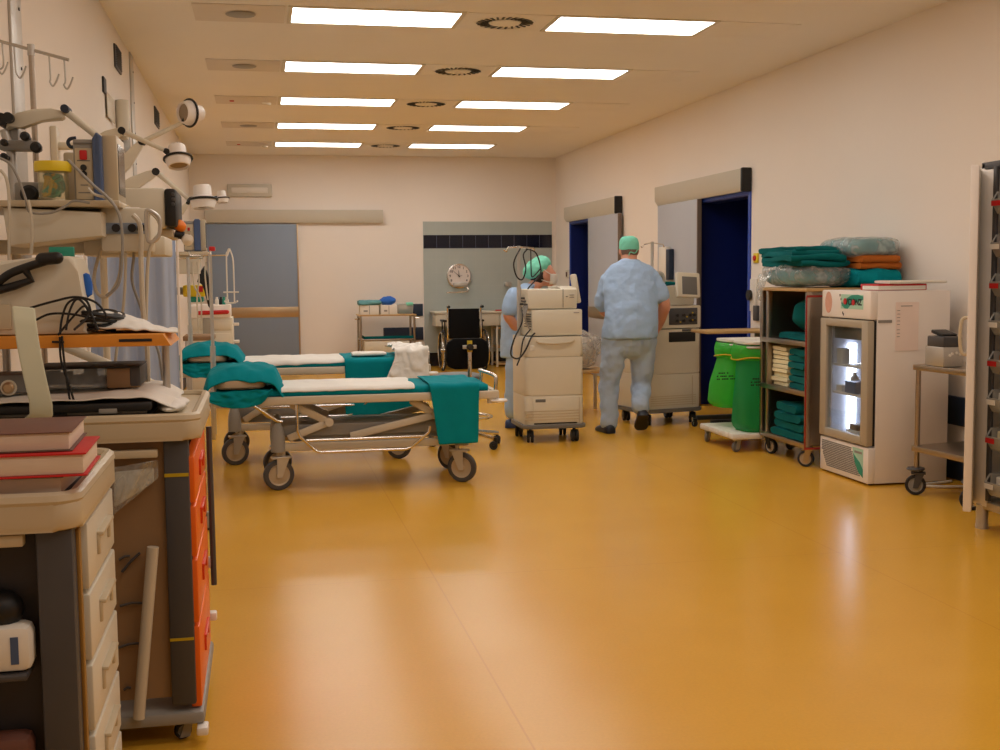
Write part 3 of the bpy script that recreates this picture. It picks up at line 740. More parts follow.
# 3: head drape over a pillow, front bed
def head_drape(B, zt, x0, x1, label, lab2, hgt, seed, hang=.15):
    cx = (x0+x1)/2; y0 = B[1]+.26; y1 = B[1]-.30
    pl = G().ball((cx-.01, B[1]-.01, zt+hgt*.34), ((x1-x0)/2-.035, .315, hgt*.33), 28, 16, nz=.006, nf=6, sq=.45).build('pillow', M['foam'])
    tag(pl, lab2, 'pillow', 'pillows under green cloths')
    def f(u, v):
        # over the pillow; near edge lifted, then gathers
        x = x0-.035+(x1-x0+.10)*u
        q = (u-.5)*2
        crown = (1-abs(q)**3.2)
        flat = y0-y1+.035; tot = flat; s = v*tot
        if s < flat: y = y0-s; z = zt+hgt*(.55+.5*crown)+.012
        else: y = y1-.03-(s-flat)*.25; z = zt+hgt*(.55+.5*crown)+.012-(s-flat)*.9
        e = abs((y-B[1])/.335)**5*hgt*.72
        z -= e
        if u > .9: z -= (u-.9)*10*hgt*.55
        if u < .06: z -= (.06-u)*12*hgt*.7
        w = .016*N3(x*9, y*7, z*4, seed)+.010*N3(x*22, y*13, 0, seed+1)
        return (x+w*.6, y-abs(w)*.5-.012*math.sin(u*11+seed)*(v > .85), z+w)
    sheet(f, 36, 36, 'head_drape', M['teal'], label, 'cloth', .008)
    def f2(u, v):
        x = x0-.03+(x1-x0+.02)*u
        bot = hang*(1-abs(2*u-1)**2.5)+.03
        y = B[1]-.343-.014*math.sin(u*13+seed)*v-.01*v
        z = zt+.004-v*(bot+.004)
        if u > .85: z += (u-.85)*.3*v
        return (x+.012*N3(u*7, v*5, 0, seed), y+.012*N3(u*9, v*4, 3, seed), z+.008*N3(u*8, v*2, 1, seed))
    sheet(f2, 36, 18, 'side_drape', M['teal'], label.replace('bunched over the pillow', 'drooping below the pillow'), 'cloth', .006)
head_drape(B1, T1-.003, -.33, .07, 'green cloth bunched over the pillow of the front stretcher', 'beige pillow peeping from under the green cloth of the front stretcher', .135, 1, .075)
head_drape(B2, d2+.043, -.56, -.19, 'green cloth bunched over the pillow of the stretcher behind', 'beige pillow peeping from under the green cloth of the stretcher behind', .115, 4, .07)
# 4: second bed: green cloth hanging at its foot end, folded paper and crumpled sheet
T2 = d2+.046
def f(u, v):
    x = .60+.50*u; y, z = drape_profile(v, B2[1]+.28, B2[1]-.33, T2+.012, .44)
    hang = max(0, (T2-z)/.44)
    return (x+.01*N3(u*5, v*5, 2), y-.014*hang*math.sin(u*8), z+.006*N3(u*7, v*8, 4)*(1-hang)+hang*.06*u)
sheet(f, 28, 36, 'foot_cloth', M['teal'], 'green surgical cloth hanging off the stretcher behind, partly hidden by the front one', 'cloth', .005)
tag(G().slab((.79, B2[1]-.16, T2+.036), (.25, .2, .022), .004, 9, nx=8).build('folded_paper', M['linen']), 'flat folded white paper on the green cloth of the stretcher behind', 'paper')
def f(u, v):
    x = .965+.25*u; y, z = drape_profile(v, B2[1]+.2, B2[1]-.36, T2+.085, .29)
    hang = max(0, (T2-z)/.27)
    w = .026*N3(x*11, y*9, z*9, 2)+.016*N3(x*23, y*20, z*22, 3)
    return (x-hang*.10*(1-u)+hang*.02+w*.6, y-abs(w)*.8-.02*hang, z+w*.9-.16*hang*(u-.35)*(u > .35)+hang*.10*(1-u))
sheet(f, 34, 44, 'crumpled_sheet', M['linen'], 'crumpled white sheet bunched on the foot end of the stretcher behind', 'sheet', .006)

# ------------------------------------------------------------------ work stool with a backrest
t = thing('work_stool', 'black swivel work stool with a backrest, beyond the foot of the stretchers', 'stool', (1.60, 9.26, 0))
L = dict(parent=t, local=True)
G().prism([(-.01+a, .755+b) for a, b in [(-.17, -.05), (-.155, -.1), (-.10, -.122), (.10, -.122), (.155, -.1), (.172, -.05), (.168, .05), (.155, .095), (.11, .122), (-.11, .122), (-.155, .095), (-.168, .05)]], lambda u, v, s: (u, s-.12-(v-.755)*.08, v), -.028, .028, .014).build('backrest', M['blackcloth'], **L)
G().tube([(.0, .05, .52), (.0, -.13, .52), (.0, -.165, .56), (.0, -.16, .7)], .0165, 8, smooth=3).bb((-.016, -.175, .56), (.016, -.155, .86), .003).build('back_bracket', M['chrome'], **L)
G().bb((-.02, -.18, .77), (.02, -.172, .86), .002).build('yellow_tag', M['tapeyellow'], **L)
G().bb((-.055, -.176, .795), (.055, -.164, .825), .003).build('clamp', M['lightsteel'], **L)
G().cyl((0, -.17, .81), (0, -.215, .81), .026).build('knob', M['black'], **L)
G().ball((-.06, .08, .555), (.2, .2, .035), 28, 12, sq=.7).build('seat', M['midgrey'], **L)
G().cyl((0, 0, .12), (0, 0, .53), .025).cyl((0, 0, .08), (0, 0, .3), .035).build('gas_column', M['chrome'], **L)
G().tube([(.2*math.cos(a), .2*math.sin(a), .24) for a in [2*PI*q/32 for q in range(32)]], .01, 8, closed=True).build('foot_ring', M['chrome'], **L)
g = G()
for k in range(5):
    a = 2*PI*k/5+.35; g.tube([(.02*math.cos(a), .02*math.sin(a), .125), (.29*math.cos(a), .29*math.sin(a), .085)], .017, 8)
g.build('star_base', M['chrome'], **L)
for k in range(5):
    a = 2*PI*k/5+.35; caster(t, .28*math.cos(a), .28*math.sin(a), .095, .032, .02, rz=a+.8, twin=True, mfork='black', hub='black', trail=.02)
# ------------------------------------------------------------------ cart machine in the middle
def panel_line(g, a, b, w=.003): g.tube([a, b], w, 4)
mx, my = 2.295, 9.62
t = thing('medical_machine_cart', 'tall cream machine on casters with two stacked units and a drip pole, beside the woman', 'machine', (mx, my, 0))
L = dict(parent=t)
x0, x1, y0, y1 = 2.105, 2.595, 9.36, 9.86
def chamfer_poly(x0, x1, y0, y1, cl, cr, n=5):
    pts = []
    for (cx, cy, a0, c) in ((x0+cl, y0+cl, PI, cl), (x1-cr, y0+cr, 1.5*PI, cr), (x1-cr, y1-cr, 0, cr), (x0+cl, y1-cl, .5*PI, cl)):
        for k in range(n+1):
            a = a0+(PI/2)*k/n; pts.append((cx+c*math.cos(a), cy+c*math.sin(a)))
    return pts
def slabz(poly, z0, z1, bev=.006): return G().prism(poly, lambda u, v, s: (u, v, s), z0, z1, bev)
P = chamfer_poly(x0, x1, y0, y1, .045, .03)
slabz(chamfer_poly(x0-.02, x1+.02, y0-.02, y1+.02, .06, .04), .118, .15, .01).build('base_plate', M['midgrey'], **L)
slabz(P, .15, .385).build('lower_body', M['cream'], **L)
slabz(P, .388, .70).build('middle_body', M['cream'], **L)
dr = slabz(P, .703, .865, .012).build('top_drawer', M['cream'], **L)
g = G().tube([(2.2, y0-.004, .835), (2.24, y0-.012, .818), (2.36, y0-.016, .81), (2.48, y0-.012, .818), (2.52, y0-.004, .835)], .007, 8, smooth=4); g.build('handle', M['cream_dull'], dr)
G().bb((2.15, y0-.003, .755), (2.185, y0+.01, .80), .003).build('sticker', M['white'], dr)
lp = G().bb((2.17, y0-.006, .165), (2.545, y0+.01, .375), .004).build('front_door', M['cream'], **L)
G().bb((2.19, y0-.008, .335), (2.275, y0-.004, .36), .002).build('latch', M['midgrey'], lp)
g = G()
for z in (.19, .213, .236, .259): g.bb((2.10, y0-.008, z), (2.56, y0-.003, z+.006))
g.bb((2.558, y0-.004, .16), (2.562, y0+.002, .37))
g.build('vent_grooves', M['cream_dull'], **L)
G().bb((2.18, y0-.003, .155), (2.54, y0+.004, .164)).build('shadow_gap', M['black'], **L)
for x, y, a in ((2.16, 9.42, 1.35), (2.53, 9.40, 1.5), (2.15, 9.80, 1.2), (2.53, 9.80, 1.4)): caster(t, x-mx, y-my, .122, .05, .022, rz=a, twin=True, mfork='black', hub='midgrey')
u1 = G().prism([(2.175, 9.38), (2.59, 9.38), (2.59, 9.84), (2.15, 9.84), (2.135, 9.52)], lambda u, v, s: (u, v, s), .873, 1.085, .01).build('lower_unit', M['cream'], **L)
g = G()
for k in range(6): g.box((2.152, 9.45, .95+.02*k), (.006, .11, .007), 0, rz=.278)
g.build('vent_slots', M['dgrey'], u1)
G().bb((2.52, 9.374, 1.055), (2.565, 9.38, 1.062)).build('badge', M['grey'], u1)
u2 = G().bb((2.145, 9.40, 1.09), (2.555, 9.84, 1.25), .012).prism([(9.40, 1.245), (9.84, 1.245), (9.84, 1.268), (9.55, 1.272), (9.44, 1.262)], lambda u, v, s: (s, u, v), 2.42, 2.555, .004).build('upper_unit', M['cream'], **L)
G().bb((2.435, 9.394, 1.10), (2.438, 9.402, 1.25)).bb((2.46, 9.394, 1.185), (2.475, 9.399, 1.192)).bb((2.49, 9.394, 1.18), (2.53, 9.399, 1.184)).bb((2.49, 9.394, 1.2), (2.53, 9.399, 1.203)).build('markings', M['midgrey'], u2)
for k in range(5): G().bb((2.115, 9.42+.05*k, 1.12+.025*(k % 3)), (2.15, 9.44+.05*k, 1.135+.025*(k % 3)), .003).build('connector', M['dgrey'], u2)
sc = G().box((2.60, 9.62, 1.25), (.05, .30, .24), .012, rot=Matrix.Rotation(-.24, 4, 'Z') @ Matrix.Rotation(-.17, 4, 'Y')).build('display', M['cream'], **L)
G().box((2.627, 9.614, 1.254), (.004, .26, .19), 0, rot=Matrix.Rotation(-.24, 4, 'Z') @ Matrix.Rotation(-.17, 4, 'Y')).build('screen', M['screen'], sc)
px = 2.115
G().cyl((px, 9.60, .86), (px, 9.60, 1.605), .014).cyl((px, 9.60, .862), (px, 9.60, 1.27), .019).build('drip_pole', M['lightsteel'], **L)
G().tube([(px-.12, 9.62, 1.575), (px-.10, 9.62, 1.56), (px-.085, 9.62, 1.59), (px, 9.62, 1.597), (px+.13, 9.62, 1.585), (px+.14, 9.62, 1.57)], .008, 8).build('hook_bar', M['chrome'], **L)
g = G()
g.tube([(px+.01, 9.58, 1.585), (px-.05, 9.56, 1.47), (px-.03, 9.56, 1.36), (px+.02, 9.56, 1.33), (px+.05, 9.56, 1.42), (px+.03, 9.56, 1.53), (px+.07, 9.56, 1.58)], .006, 6, smooth=6)
g.tube([(px+.05, 9.56, 1.58), (px+.13, 9.55, 1.55), (px+.17, 9.55, 1.44), (px+.16, 9.54, 1.36), (px+.06, 9.54, 1.25), (px+.03, 9.5, 1.13), (px+.06, 9.44, 1.1)], .006, 6, smooth=6)
g.tube([(px+.09, 9.55, 1.58), (px+.09, 9.54, 1.42), (px+.10, 9.54, 1.35), (px+.17, 9.53, 1.42)], .005, 6, smooth=6)
g.tube([(px+.09, 9.40, .90), (px+.04, 9.33, .87), (px-.01, 9.32, .77), (px-.07, 9.32, .70), (px-.13, 9.33, .73), (px-.10, 9.35, .85), (px-.02, 9.4, .99), (px-.0, 9.5, 1.1)], .007, 6, smooth=6)
g.tube([(px+.05, 9.40, .93), (px-.02, 9.36, .85), (px-.05, 9.34, .72), (px-.08, 9.34, .64)], .006, 6, smooth=6)
g.build('cables', M['black'], **L)
g = G()
for k in range(4): g.tube([(px+.04, 9.40+.03*k, .93+.02*k), (px+.0, 9.39+.03*k, 1.02+.02*k), (px+.04, 9.42+.03*k, 1.14)], .006, 6, smooth=4)
g.build('plug_leads', M['grey'], **L)

t.location.x -= .02; t.location.y -= .08
# ------------------------------------------------------------------ second machine behind the man
t = thing('medical_machine_cart', 'cream machine with a tilted grey display and black control panel, in front of the man', 'machine', (3.585, 10.36, 0), .22)
L = dict(parent=t, local=True)
P = chamfer_poly(-.30, .30, -.27, .27, .05, .05)
slabz(chamfer_poly(-.32, .32, -.29, .29, .07, .07), .115, .15, .01).build('base_plate', M['midgrey'], **L)
slabz(P, .15, .46).build('lower_body', M['cream'], **L)
slabz(P, .463, .865, .01).build('upper_body', M['cream'], **L)
G().bb((-.05, -.275, .75), (.23, -.262, .84), .002).build('open_slot', M['black'], **L)
G().bb((.09, -.276, .845), (.19, -.262, .862), .002).build('latch', M['dgrey'], **L)
g = G().bb((.2, -.273, .17), (.204, -.268, .44))
for k in range(5): g.bb((-.24, -.273, .18+.02*k), (.24, -.268, .186+.02*k))
g.build('vent_grooves', M['cream_dull'], **L)
for x, y, a in ((-.23, -.2, .9), (.25, -.2, 1.0), (-.22, .2, 1.3), (.24, .2, 1.4)): caster(t, x, y, .12, .05, .024, rz=a, twin=True, mfork='black', hub='midgrey')
cu = slabz(chamfer_poly(-.28, .30, -.27, .25, .03, .03), .875, 1.075, .012).build('control_unit', M['cream'], **L)
cp = G().bb((-.05, -.277, .905), (.25, -.262, 1.055), .003).build('control_panel', M['dgrey'], cu, local=True)
uu = slabz(chamfer_poly(-.26, .28, -.2, .24, .04, .04), 1.08, 1.25, .02).build('upper_unit', M['cream'], **L)
for x in (.03, .10, .17, .215):
    for z in (.94, .99): G().cyl((x, -.276, z), (x, -.29, z), .014).build('dial', M['black'], cu, local=True)
for x, z in ((.135, .975), (.195, .945), (.195, 1.01), (.065, .93)): G().cyl((x, -.277, z), (x, -.285, z), .007).build('indicator_button', M['tapeyellow'], cu, local=True)
dm = G().box((.12, -.31, 1.26), (.24, .05, .225), .014, rot=Matrix.Rotation(-.16, 4, 'X') @ Matrix.Rotation(.06, 4, 'Y')).build('display', M['cream'], **L)
G().box((.125, -.337, 1.257), (.155, .006, .16), .002, rot=Matrix.Rotation(-.16, 4, 'X') @ Matrix.Rotation(.06, 4, 'Y')).build('screen', M['midgrey'], dm, local=True)
G().cyl((.12, -.28, 1.2), (.12, -.1, 1.18), .03).build('display_arm', M['cream_dull'], **L)
G().cyl((.0, .1, 1.24), (.0, .1, 1.66), .014).build('drip_pole', M['lightsteel'], **L)
G().tube([(-.12, .1, 1.62), (-.11, .1, 1.605), (-.09, .1, 1.635), (.0, .1, 1.65), (.12, .1, 1.635), (.13, .1, 1.61)], .006, 8).build('hook_bar', M['chrome'], **L)
G().tube([(-.12, -.12, 1.37), (-.05, -.12, 1.37), (-.02, -.12, 1.34), (-.015, -.12, 1.24)], .018, 8, smooth=4).build('handle', M['lightsteel'], **L)
tag(G().slab((3.575, 10.30, 1.275), (.26, .16, .035), .015, 14, nx=8).build('folded_cloth', M['teal2']), 'teal cloth lying on top of the machine in front of the man', 'cloth')
t = thing('document_holder', 'white holder with a dark back hanging on the pale sliding door behind the man', 'holder', (4.36, 12.75, 1.2))
q = atX(660, 247, 4.35); r = atX(667, 278, 4.35); t.location = (4.36, (q.y+r.y)/2, r.z)
G().bb((4.33, r.y, r.z-.04), (4.394, q.y, q.z), .012).build('holder', M['white'], t)
G().bb((4.335, r.y-.10, r.z-.02), (4.394, r.y-.002, q.z-.03), .006).build('backing', M['darkblue'], t)

# bagged unit on a low stand
t = thing('low_stand', 'low wooden stand under the plastic-wrapped bundle, between the two machines', 'stand', (3.0, 11.3, 0))
L = dict(parent=t, local=True)
G().bb((-.3, -.22, .40), (.34, .22, .43), .006).build('stand_top', M['wood'], **L)
g = G()
for x in (-.27, .31):
    for y in (-.19, .19): G().bb((x-.015, y-.015, 0), (x+.015, y+.015, .40), .003).build('leg', M['lightsteel'], **L)
g.bm.free()
t = thing('wrapped_bundle', 'bundle wrapped in crinkled clear plastic between the two machines', 'bundle', (2.99, 11.28, .43))
G().ball((2.99, 11.3, .60), (.24, .17, .15), 24, 14, nz=.04, nf=6, sq=.6).build('contents', pm('pale_bundle', (214, 196, 176), .7, var=.1), t)
G().ball((2.94, 11.24, .655), (.11, .1, .09), 18, 10, nz=.02, nf=8).build('dark_packet', M['paper'], t)
G().ball((2.99, 11.29, .615), (.29, .205, .18), 40, 24, nz=.06, nf=8, sq=.65).build('plastic_bag', M['film'], t)

# ------------------------------------------------------------------ people
def remesh(o, vox, sm=4, disp=0, size=.12, seed=0):
    m = o.modifiers.new('one_surface', 'REMESH'); m.mode = 'VOXEL'; m.voxel_size = vox; m.use_smooth_shade = True
    if sm: k = o.modifiers.new('soften', 'SMOOTH'); k.iterations = sm; k.factor = .5
    if disp:
        tx = bpy.data.textures.new('folds', 'CLOUDS'); tx.noise_scale = size; tx.noise_depth = 2
        d = o.modifiers.new('folds', 'DISPLACE'); d.texture = tx; d.strength = disp; d.mid_level = .5; d.texture_coords = 'LOCAL'
        k2 = o.modifiers.new('soften_folds', 'SMOOTH'); k2.iterations = 3; k2.factor = .5
    return o
def hand_geo(g, wrist, dirv, palmn, s=1, side=1, curl=.5):
    """palm, five bent fingers and a side thumb; dirv wrist->knuckles, palmn palm normal"""
    d = V(dirv).normalized(); n = V(palmn); n = (n-d*n.dot(d)).normalized(); w = d.cross(n)*side
    W = V(wrist)
    def pt(a, b, c): return W + d*a*s + w*b*s + n*c*s
    g.chain([(pt(-.01, 0, 0), .026*s), (pt(.03, .012, 0), .026*s), (pt(.075, .018, .003), .022*s)], 12)
    g.chain([(pt(.0, -.004, 0), .024*s), (pt(.04, -.012, 0), .025*s), (pt(.075, -.02, .003), .021*s)], 12)
    for b, l in ((.032, .85), (.011, 1), (-.011, .95), (-.032, .75)):
        a0 = .085; p0 = pt(a0-.01, b, 0); ang = curl*.5; p = p0; pr = [(p0, .0095*s)]
        for seg in (.04, .027, .022):
            p = p + (d*math.cos(ang)+n*math.sin(ang))*seg*l*s; pr.append((p, .0088*s)); ang += curl*.8
        g.chain(pr, 10, 3)
    b = .04
    g.chain([(pt(.02, b-.008, .005), .014*s), (pt(.05, b+.016, .018), .0115*s), (pt(.078, b+.02, .034), .0095*s)], 10, 4)
    return g
# --- the man, back view
YM = 9.74
pel = at(629, 345, YM); neck = at(630, 263, 9.88); head = at(629, 252, 9.95)
shl = at(610, 281, 9.88); shr = at(649, 278, 9.86)
elr = at(664, 302, 9.80); wrr = at(658, 327, 9.94); ell = at(603, 306, 9.98); wrl = at(616, 324, 10.0)
hl = at(615, 345, YM); hr = at(643, 345, YM+.01)
knl = at(609, 386, 9.78); knr = at(641, 386, 9.82); anl = at(609, 424, 9.74); anr = at(640, 409, 9.60)
g = G()
hc = V((head.x, head.y, 1.575))
g.ball(hc, (.077, .098, .112), 28, 18)
g.ball(hc+V((0, .05, -.06)), (.058, .06, .06), 20, 12)
g.ball(hc+V((.0, .115, -.015)), (.014, .022, .02), 12, 8)                       # nose
for s in (-1, 1):
    g.ball(hc+V((s*.08, .005, -.01)), (.012, .022, .034), 14, 10)               # ears
    g.ball(hc+V((s*.03, .088, .015)), (.013, .01, .009), 10, 8)
g.chain([(V((neck.x, 9.85, 1.33)), .08), (V((neck.x, 9.88, 1.44)), .066), (hc+V((0, -.01, -.04)), .064)], 18)
g.loft([((pel.x, YM, .80), .14, .10), ((pel.x, YM, .95), .16, .11), ((pel.x, 9.78, 1.12), .17, .12), ((neck.x, 9.84, 1.28), .17, .11), ((neck.x, 9.86, 1.36), .12, .09)])
g.chain([(shr, .06), (elr, .052), (elr.lerp(wrr, .5)+V((.008, 0, 0)), .05), (wrr, .036)], 16)
g.chain([(shl, .06), (ell, .05), (ell.lerp(wrl, .5), .045), (wrl, .034)], 16)
hand_geo(g, wrr+V((0, .0, -.005)), (-.4, .35, -.8), (-.9, 0, -.3), 1.0, 1, .6)
hand_geo(g, wrl+V((0, .01, -.005)), (.4, .35, -.75), (.9, .2, -.2), 1.0, -1, .6)
for h, k, a in ((hl, knl, anl), (hr, knr, anr)): g.chain([(h+V((0, 0, .05)), .09), (k, .058), (a, .04)], 16)
man = g.build('person', M['skin']); remesh(man, .009, 3)
tag(man, 'person in pale blue scrubs and mint cap seen from behind, pushing the machine', 'person')
g = G()
hem = .815
zc = [(hem, .245, .165, 9.72), (.87, .247, .17, 9.72), (.98, .238, .165, 9.73), (1.08, .236, .165, 9.76), (1.16, .24, .162, 9.79), (1.25, .246, .15, 9.82), (1.33, .244, .135, 9.845), (1.40, .222, .112, 9.86), (1.45, .165, .09, 9.875), (1.48, .09, .08, 9.885), (1.495, .076, .076, 9.89)]
cxs = lambda z: pel.x+(neck.x-pel.x)*min(1, (z-hem)/(.6))
g.loft([((cxs(z), y, z), rx, ry) for z, rx, ry, y in zc], 40)
def sleeve(g, s, e, r0, r1, f):
    g.chain([(s+(V((cxs(1.3), s.y, s.z))-s)*.25, r0), (s, r0*.98), (s.lerp(e, f*.55), (r0+r1)/2), (s.lerp(e, f), r1)], 20)
sleeve(g, shr, elr, .088, .085, .72); sleeve(g, shl, ell, .088, .085, .9)
sh = g.build('scrub_top', M['scrubs'], man); remesh(sh, .010, 8, .03, .09)
g = G()
def leg(g, h, k, a, w=1):
    g.chain([(h+V((0, 0, .03)), .12*w), (h.lerp(k, .45), .106*w), (k, .086*w), (k.lerp(a, .5), .08*w), (a+V((0, 0, .05)), .076*w), (a+V((0, 0, .02)), .08*w)], 22)
leg(g, hl, knl, anl); leg(g, hr, knr, anr)
g.ball(pel+V((0, 0, .045)), (.225, .15, .16), 28, 16, sq=.85)
tr = g.build('trousers', M['trousers'], man); remesh(tr, .010, 8, .035, .09)
g = G().ball(hc+V((0, -.0, .055)), (.086, .106, .072), 28, 16, nz=.005, nf=18).lathe([(.084, 0), (.086, .02), (.085, .045)], hc+V((0, -.002, .012)), n=28)
cp = G()
cp.loft([(hc+V((0, -.002, .0)), .085, .106), (hc+V((0, -.002, .03)), .087, .108), (hc+V((0, -.002, .07)), .085, .105), (hc+V((0, -.002, .10)), .072, .09), (hc+V((0, -.002, .118)), .045, .06), (hc+V((0, 0, .124)), .01, .012)], 32)
g.bm.free()
remesh(cp.build('surgical_cap', M['mint'], man), .007, 3, .012, .05)
G().tube([hc+V((.05, -.085, .0)), hc+V((.02, -.1, -.03)), hc+V((-.02, -.105, -.02)), hc+V((-.035, -.1, -.05))], .005, 6, smooth=4).build('cap_ties', M['mint'], man)
G().loft([(hc+V((0, -.004, -.045)), .07, .088), (hc+V((0, -.003, -.02)), .079, .1), (hc+V((0, -.002, .01)), .081, .102)], 28).build('hair', pm('short_grey_hair', (120, 96, 84), .7, var=.2, vs=60), man)
def shoe(par, heel, toe, mat, w=.046, up=V((0, 0, 1))):
    d = (toe-heel); Ln = d.length; d.normalize(); s = d.cross(up).normalized(); u = s.cross(d).normalized()
    rings = []; g = G()
    for q, ww, hh in ((0, .55, .045), (.04, .8, .07), (.2, .92, .078), (.45, .95, .07), (.62, 1.08, .058), (.8, 1.1, .046), (.93, .85, .036), (1, .4, .02)):
        ring = []
        for k in range(16):
            a = 2*PI*k/16; y = math.cos(a); z = math.sin(a)
            ring.append(g.bm.verts.new(heel+d*q*Ln+s*w*ww*y+u*(max(z, -.35)*hh*.75+hh*.27)))
        rings.append(ring)
    g.skin(rings); return g.build('shoe', M[mat], par, ang=60)
fx = fl_x = None
def floor_at(px, py): return atZ(px, py, 0)
p = floor_at(609, 433)
shoe(man, V((p.x, 9.65, .004)), V((p.x-.02, 9.95, .004)), 'clog', .056)
hl_ = V((anr.x-.005, 9.50, .17))
shoe(man, hl_, V((anr.x+.045, 9.72, .012)), 'clog', .056)

# --- the woman, side view, bent behind the cart
YW = 10.35
hw = at(541, 276, YW); hc = V((hw.x+.02, YW, 1.375))
g = G()
g.ball(hc, (.098, .077, .112), 28, 18)                                          # faces +x
g.ball(hc+V((.055, 0, -.062)), (.055, .05, .055), 18, 12)
g.chain([(hc+V((.085, 0, .03)), .014), (hc+V((.112, 0, -.012)), .015), (hc+V((.104, 0, -.024)), .014)], 10)
for s in (-1, 1):
    g.ball(hc+V((-.005, s*.078, -.012)), (.022, .011, .033), 12, 8)
    g.ball(hc+V((.086, s*.032, .016)), (.01, .014, .009), 10, 8)
shw = at(521, 297, YW); 
nb = V((hw.x-.13, YW, 1.20))
g.chain([(nb+V((-.03, 0, -.06)), .07), (nb, .06), (hc+V((-.02, 0, -.05)), .056)], 16)
pw = at(513, 345, YW+.05)
g.loft([((pw.x+.02, YW, .78), .12, .14), ((pw.x+.02, YW, .95), .12, .14), ((pw.x+.05, YW, 1.1), .11, .16), ((nb.x-.03, YW, 1.2), .09, .13)])
s1 = at(513, 297, YW-.17); e1 = at(508, 314, YW-.2); w1 = at(517, 331, YW-.14)
s2 = V((shw.x+.05, YW+.17, 1.18)); e2 = V((shw.x+.12, YW+.22, .95)); w2 = V((shw.x+.3, YW+.16, .93))
g.chain([(s1, .05), (e1, .045), (e1.lerp(w1, .5), .042), (w1, .031)], 16); g.chain([(s2, .05), (e2, .043), (w2, .03)], 16)
hand_geo(g, w1, (.45, -.1, -.8), (.8, 0, .3), .92, 1, .55); hand_geo(g, w2, (.9, -.2, 0), (0, 0, -1), .92, -1, .55)
aw = at(511, 414, YW); ab = V((aw.x+.12, YW+.12, .12))
for hx, k, a in ((-.07, at(513, 380, YW-.07), V((aw.x, YW-.07, .12))), (.09, V((pw.x+.06, YW+.09, .45)), ab)): g.chain([(V((pw.x, YW+hx, .85)), .085), (k, .055), (a, .038)], 14)
wo = g.build('person', M['skin']); remesh(wo, .009, 3)
tag(wo, 'person with a green bouffant cap and face mask bending behind the tall machine', 'person')
g = G().loft([((pw.x+.03, YW, .63), .155, .19), ((pw.x+.03, YW, .8), .15, .185), ((pw.x+.03, YW, .95), .145, .185), ((pw.x+.05, YW, 1.08), .145, .195), ((shw.x, YW, 1.17), .135, .19), ((nb.x-.05, YW, 1.225), .10, .15), ((nb.x-.0, YW, 1.265), .075, .09), ((nb.x+.03, YW, 1.29), .068, .078)], 32)
for s, e in ((s1, e1), (s2, e2)): g.chain([(s+V((.05, (YW-s.y)*.4, .0)), .085), (s, .074), (s.lerp(e, .75), .07)], 18)
remesh(g.build('scrub_top', M['scrubs'], wo), .010, 8, .025, .09)
g = G()
for k, a, hx in ((at(514, 380, YW-.07), V((aw.x, YW-.07, .12)), -.07), (V((pw.x+.06, YW+.09, .45)), ab, .09)):
    h = V((pw.x+.03, YW+hx, .82)); g.chain([(h, .11), (h.lerp(k, .5), .095), (k, .078), (a+V((0, 0, .12)), .072), (a+V((0, 0, .02)), .07)], 20)
remesh(g.build('trousers', M['scrubs'], wo), .010, 8, .025, .1)
shoe(wo, V((aw.x-.07, YW-.07, .004)), V((aw.x+.16, YW-.12, .004)), 'blueclog', .045)
shoe(wo, V((ab.x-.07, ab.y, .004)), V((ab.x+.16, ab.y-.02, .004)), 'blueclog', .045)
cp = G().ball(hc+V((-.06, 0, .058)), (.138, .11, .084), 30, 18, rot=Matrix.Rotation(-.55, 4, 'Y'), nz=.018, nf=16)
remesh(cp.build('bouffant_cap', M['mint'], wo), .007, 2, .02, .045)
G().ball(hc+V((-.036, 0, -.016)), (.082, .085, .084), 26, 16, nz=.008, nf=30).build('hair', M['hair'], wo)
g = G().grid(lambda u, v: hc+V((.022+.108*math.cos((u-.5)*2.7)*(1-.5*(v-.4)**2), .088*math.sin((u-.5)*2.7)*(1-.3*v), -.002-.095*v)), 18, 8)
mk = g.build('face_mask', M['white'], wo); solidify(mk, .004)
g = G()
for s in (-1, 1): g.tube([hc+V((.08, s*.07, -.02)), hc+V((.02, s*.083, .012)), hc+V((-.04, s*.085, .055))], .0035, 6).tube([hc+V((.08, s*.066, -.078)), hc+V((.02, s*.078, -.072)), hc+V((-.055, s*.07, -.045))], .0035, 6)
g.build('mask_straps', M['white'], wo)
# ------------------------------------------------------------------ glass-door fridge
FX, FY0, FY1, FX1, FZ = 3.78, 6.85, 7.51, 4.34, 1.248
t = thing('medical_fridge', 'white upright fridge with a lit glass door by the right wall', 'fridge', ((FX+FX1)/2, (FY0+FY1)/2, 0))
L = dict(parent=t)
g = G()
g.bb((FX, FY0, .012), (FX+.055, FY1, .245), .010)             # plinth front
g.bb((FX, FY0, 1.065), (FX+.055, FY1, FZ), .010)             # head panel
g.bb((FX+.05, FY0+.0005, .012), (FX1, FY0+.045, FZ-.0005), .006); g.bb((FX+.05, FY1-.045, .012), (FX1, FY1-.0005, FZ-.0005), .006); g.bb((FX1-.04, FY0+.04, .012), (FX1, FY1-.04, FZ-.001))
g.bb((FX+.05, FY0+.04, 1.07), (FX1-.03, FY1-.04, FZ-.001)); g.bb((FX+.05, FY0+.04, .02), (FX1-.03, FY1-.04, .243))
body = g.build('cabinet_body', M['offwhite'], **L)
g = G(); e = .004
g.bb((FX+.06, FY0+.045, .245), (FX1-.04, FY0+.05, 1.065)); g.bb((FX+.06, FY1-.05, .245), (FX1-.04, FY1-.045, 1.065)); g.bb((FX1-.045, FY0+.05, .245), (FX1-.04, FY1-.05, 1.065))
g.bb((FX+.06, FY0+.05, .245), (FX1-.045, FY1-.05, .25)); g.bb((FX+.06, FY0+.05, 1.06), (FX1-.045, FY1-.05, 1.065))
g.build('liner', M['fridgein'], **L)
